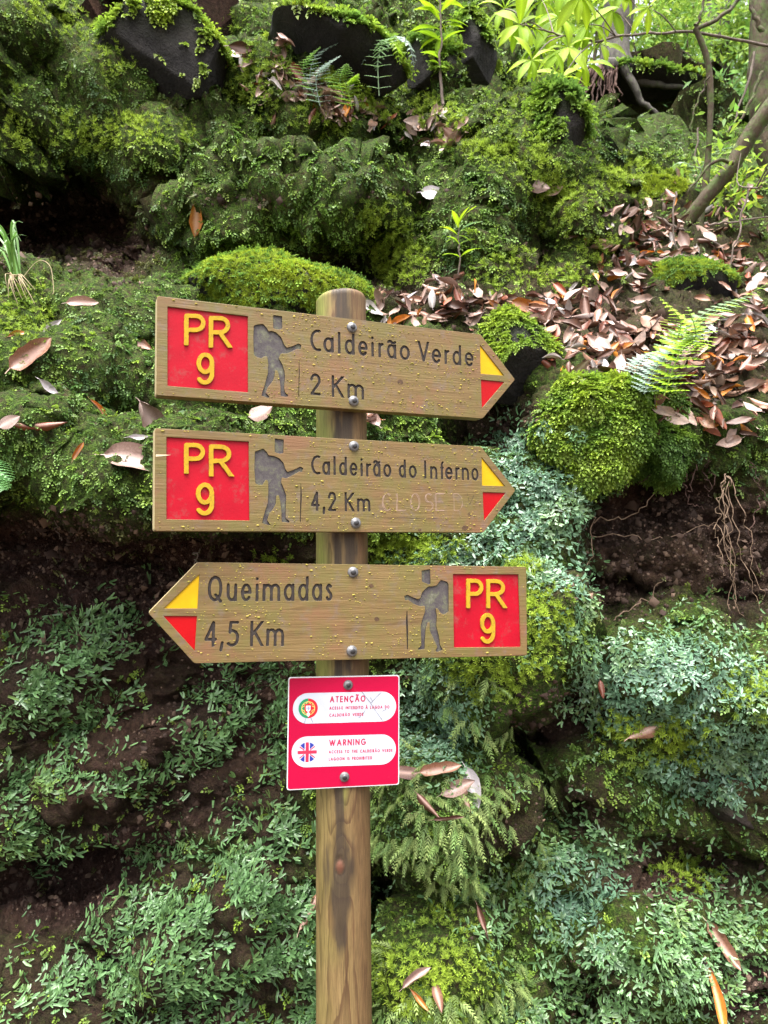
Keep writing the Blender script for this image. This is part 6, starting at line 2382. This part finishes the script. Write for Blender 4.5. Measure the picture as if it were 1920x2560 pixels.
def shrub(label, px, py, w_, h_, Y, n, cols, size, seed, stems=3):
    """undergrowth: a few stems and a cloud of separate leaves with gaps"""
    r = np.random.default_rng(700 + seed)
    k = Y / F_PX
    base = at(px, py + h_ * .5, Y)
    root = empty('shrub', base, label, 'shrub')
    for i in range(stems):
        a = at(px + r.uniform(-.15, .15) * w_, py + h_ * .5, Y + r.uniform(-.2, .2))
        e = at(px + r.uniform(-.4, .4) * w_, py - h_ * r.uniform(.2, .5), Y + r.uniform(-.4, .4))
        tube_part('stem', smooth_path([a, (a + e) / 2 + r.normal(size=3) * .06, e], 10), np.linspace(.018, .006, 10) * min(1, (size / .085) ** 2 * (Y / 6)), M_TWIG, root, 5)
    cl = r.normal(size=(int(n / 14) + 1, 3))
    cl = cl / np.linalg.norm(cl, axis=1, keepdims=True) * r.random((len(cl), 1)) ** .5
    c = np.repeat(cl, 14, 0)[:n] * np.array([w_ / 2 * k, .55, h_ / 2 * k]) + r.normal(size=(n, 3)) * size * 1.1
    o = c + at(px, py, Y) - base
    d = r.normal(size=(n, 3)) + np.array([0, -.3, -.35])
    Mx = frames(d, r.normal(size=(n, 3)) * .7 + np.array([0, -.5, 1]))
    s_ = size * r.uniform(.6, 1.3, n)
    v = np.array([(0, 0, 0), (-.19, .4, .05), (.19, .4, .05), (0, 1, -.12)])
    f = np.array([(0, 3, 1), (0, 2, 3)])
    t_ = r.random(n)
    col = lerp(np.array(cols[0]), np.array(cols[1]), t_) * r.uniform(.75, 1.25, n)[:, None]
    sc = Scatter()
    sc.add(v, f, np.ones((4, 3)), Mx * s_[:, None, None], o, col)
    sc.obj('foliage', M_LEAF, root)


SH = [((.20, .36, .04), (.42, .55, .06)), ((.13, .27, .05), (.30, .42, .06)), ((.09, .2, .06), (.2, .34, .09))]
for i, (px, py, w_, h_, Y, n, c, sz, lab) in enumerate([
        (1300, 60, 300, 260, 6.6, 2600, 0, .085, 'bright bush behind the leafy bough'),
        (1450, 20, 260, 300, 7.5, 2200, 0, .09, 'bright bush left of the rooted trunk'),
        (1660, 130, 240, 330, 7.4, 3000, 1, .085, 'tall green bush just right of the rooted trunk'),
        (1720, 20, 300, 300, 8.8, 2600, 0, .1, 'sunlit foliage high up behind the slim pale stem'),
        (1850, 110, 260, 340, 8.0, 3000, 1, .09, 'green bush between the slim stem and the right edge'),
        (1640, 240, 240, 110, 6.6, 1600, 2, .075, 'low blue-green undergrowth above the dark hollows'),
        (1820, 290, 300, 150, 5.8, 2000, 2, .07, 'low dark undergrowth at the right, above the leaning branch'),
        (2020, 150, 300, 400, 6.6, 1800, 1, .09, 'bush beyond the right edge'),
        (1530, -90, 500, 200, 9.0, 2400, 0, .1, 'crown of leaves at the top edge'),
        (1850, -110, 400, 200, 9.0, 2000, 1, .1, 'crown of leaves above the right corner'),
        (1790, 440, 170, 110, 3.5, 260, 1, .05, 'thin sprig of green leaves by the leaning branch'),
        (1890, 410, 100, 120, 2.9, 110, 0, .055, 'bright leaves on twigs at the right edge'),
        (1220, -40, 200, 200, 7.4, 1400, 0, .085, 'pale foliage behind the moss-capped boulder')]):
    shrub(lab, px, py, w_, h_, Y, n, SH[c], sz, i)


# ================================================================== roots and twigs
def root_at(pts, Y, r0, r1, m, label, group, seed, name='root', cat='root', n=26, wob=.006):
    P = pix_path(pts, Y, n, wob, seed)
    return single_tube(name, P, r0, r1, m, label, cat, group, 5)


G1 = 'pale roots hanging over the bare hollow'
for i, (pts, Y) in enumerate([
        ([(1812, 1185), (1808, 1240), (1826, 1320), (1830, 1400), (1828, 1500), (1800, 1575)], 1.98),
        ([(1814, 1185), (1800, 1230), (1815, 1300), (1822, 1390), (1834, 1450), (1840, 1520)], 1.97),
        ([(1816, 1190), (1830, 1250), (1840, 1330), (1856, 1400), (1880, 1470), (1905, 1530)], 1.98),
        ([(1812, 1188), (1806, 1260), (1812, 1330), (1818, 1400)], 1.97),
        ([(1816, 1192), (1822, 1270), (1822, 1350), (1836, 1440), (1860, 1540)], 1.97),
        ([(1820, 1190), (1850, 1250), (1868, 1330), (1880, 1420), (1910, 1490)], 1.99),
        ([(1812, 1190), (1795, 1260), (1800, 1330), (1806, 1420)], 1.97),
        ([(1790, 1310), (1800, 1390), (1810, 1440)], 1.98),
        ([(1800, 1575), (1780, 1588), (1755, 1582)], 1.97), ([(1802, 1570), (1790, 1600), (1788, 1625)], 1.97), ([(1806, 1566), (1770, 1570), (1750, 1562)], 1.97)]):
    root_at(pts, Y, .0016, .0006, M_ROOT, 'thin pale root in the bundle hanging over the bare hollow at the right', G1, 40 + i)
G2 = 'dark roots dangling under the leaf slope'
for i, (pts, Y) in enumerate([
        ([(1700, 1150), (1712, 1210), (1722, 1250), (1760, 1275)], 2.03), ([(1705, 1150), (1690, 1180), (1620, 1195), (1600, 1205)], 2.03), ([(1740, 1140), (1760, 1180), (1775, 1230)], 2.03),
        ([(1760, 1120), (1780, 1180), (1778, 1250)], 2.03), ([(1790, 1080), (1795, 1140), (1812, 1185)], 2.03), ([(1830, 1050), (1850, 1120), (1880, 1180), (1900, 1240)], 2.05), ([(1820, 1060), (1860, 1140), (1910, 1230), (1915, 1260)], 2.05),
        ([(1900, 1240), (1880, 1300), (1875, 1360), (1900, 1440)], 2.05), ([(1800, 1060), (1810, 1110), (1830, 1150)], 2.02), ([(1755, 1090), (1770, 1130), (1765, 1170)], 2.02), ([(1725, 1130), (1735, 1180), (1728, 1230)], 2.02)]):
    root_at(pts, Y, .0022, .0007, M_DROOT, 'dark reddish root dangling from the edge of the leaf slope at the right', G2, 60 + i)
for i, (pts, Y, lab) in enumerate([
        ([(1485, 1308), (1560, 1290), (1620, 1260), (1660, 1215), (1700, 1175)], 2.06, 'root running up to the right across the top of the bare hollow'),
        ([(1480, 1340), (1560, 1342), (1640, 1346), (1720, 1330), (1792, 1308)], 2.07, 'root crossing the middle of the bare hollow'),
        ([(1478, 1262), (1482, 1340), (1474, 1430), (1468, 1518)], 2.0, 'thin root hanging straight down at the left side of the bare hollow'),
        ([(1510, 1580), (1560, 1530), (1620, 1490), (1655, 1455)], 2.03, 'dark twig-like root slanting under the crack of the bare hollow'),
        ([(112, 1238), (130, 1268), (140, 1310), (154, 1352)], 1.84, 'wavy grey root hanging below the moss ledge at the left'),
        ([(500, 1372), (492, 1400), (484, 1425)], 1.85, 'short root curling above the tip of the lowest board'),
        ([(330, 2290), (300, 2320), (275, 2355), (262, 2392)], 1.9, 'brown root at the edge of the dark cavity, lower left')]):
    root_at(pts, Y, .0017, .0009, M_ROOT if i < 4 else M_TWIG, lab, None, 80 + i)
for i, (pts, Y, r_, lab) in enumerate([
        ([(1655, 548), (1710, 580), (1765, 612)], 3.0, .007, 'grey stick crossing the foot of the leaning branch'),
        ([(1640, 660), (1690, 640), (1760, 655), (1800, 690)], 2.75, .006, 'bent dark stick above the rounded mossy rock'),
        ([(1690, 480), (1680, 560), (1700, 640), (1716, 690)], 2.9, .004, 'thin upright twig left of the leaning branch'),
        ([(1870, 460), (1850, 560), (1830, 660), (1815, 720)], 2.8, .004, 'thin brown twig standing in the litter near the right edge'),
        ([(1760, 560), (1830, 555), (1930, 540)], 2.9, .005, 'stick lying level across the upper litter at the right edge'),
        ([(1145, 705), (1190, 730), (1215, 755)], 2.5, .008, 'short dark stick at the foot of the seedling'),
        ([(1095, 705), (1150, 685), (1215, 668)], 2.5, .0022, 'fine twig crossing the stem of the seedling'),
        ([(1345, 370), (1352, 420), (1350, 455)], 3.45, .005, 'dead twig standing on the mossy ridge'),
        ([(1460, 300), (1448, 350), (1425, 405)], 4.0, .007, 'thin stem bending in front of the dark rounded boulder'),
        ([(1170, 1880), (1166, 1930), (1164, 1975)], 1.86, .0012, 'straw stalk above the leaf clump right of the warning plate'),
        ([(1155, 270), (1185, 310), (1205, 345)], 3.75, .007, 'grey stick on the moss below the tall sapling'),
        ([(890, 300), (870, 245), (845, 200)], 3.7, .003, 'thin fern stalk rising from the upper leaf drift'),
        ([(1745, 320), (1738, 380), (1760, 470), (1745, 560)], 3.3, .004, 'thin grey liana beside the slim stem'),
        ([(1885, 130), (1870, 210), (1835, 300), (1818, 330)], 3.3, .006, 'curved twig hanging beside the mossy trunk')]):
    P = pix_path(pts, Y, 18, .004, 200 + i)
    single_tube('twig', P, r_, r_ * .5, M_TWIG, lab, 'twig')
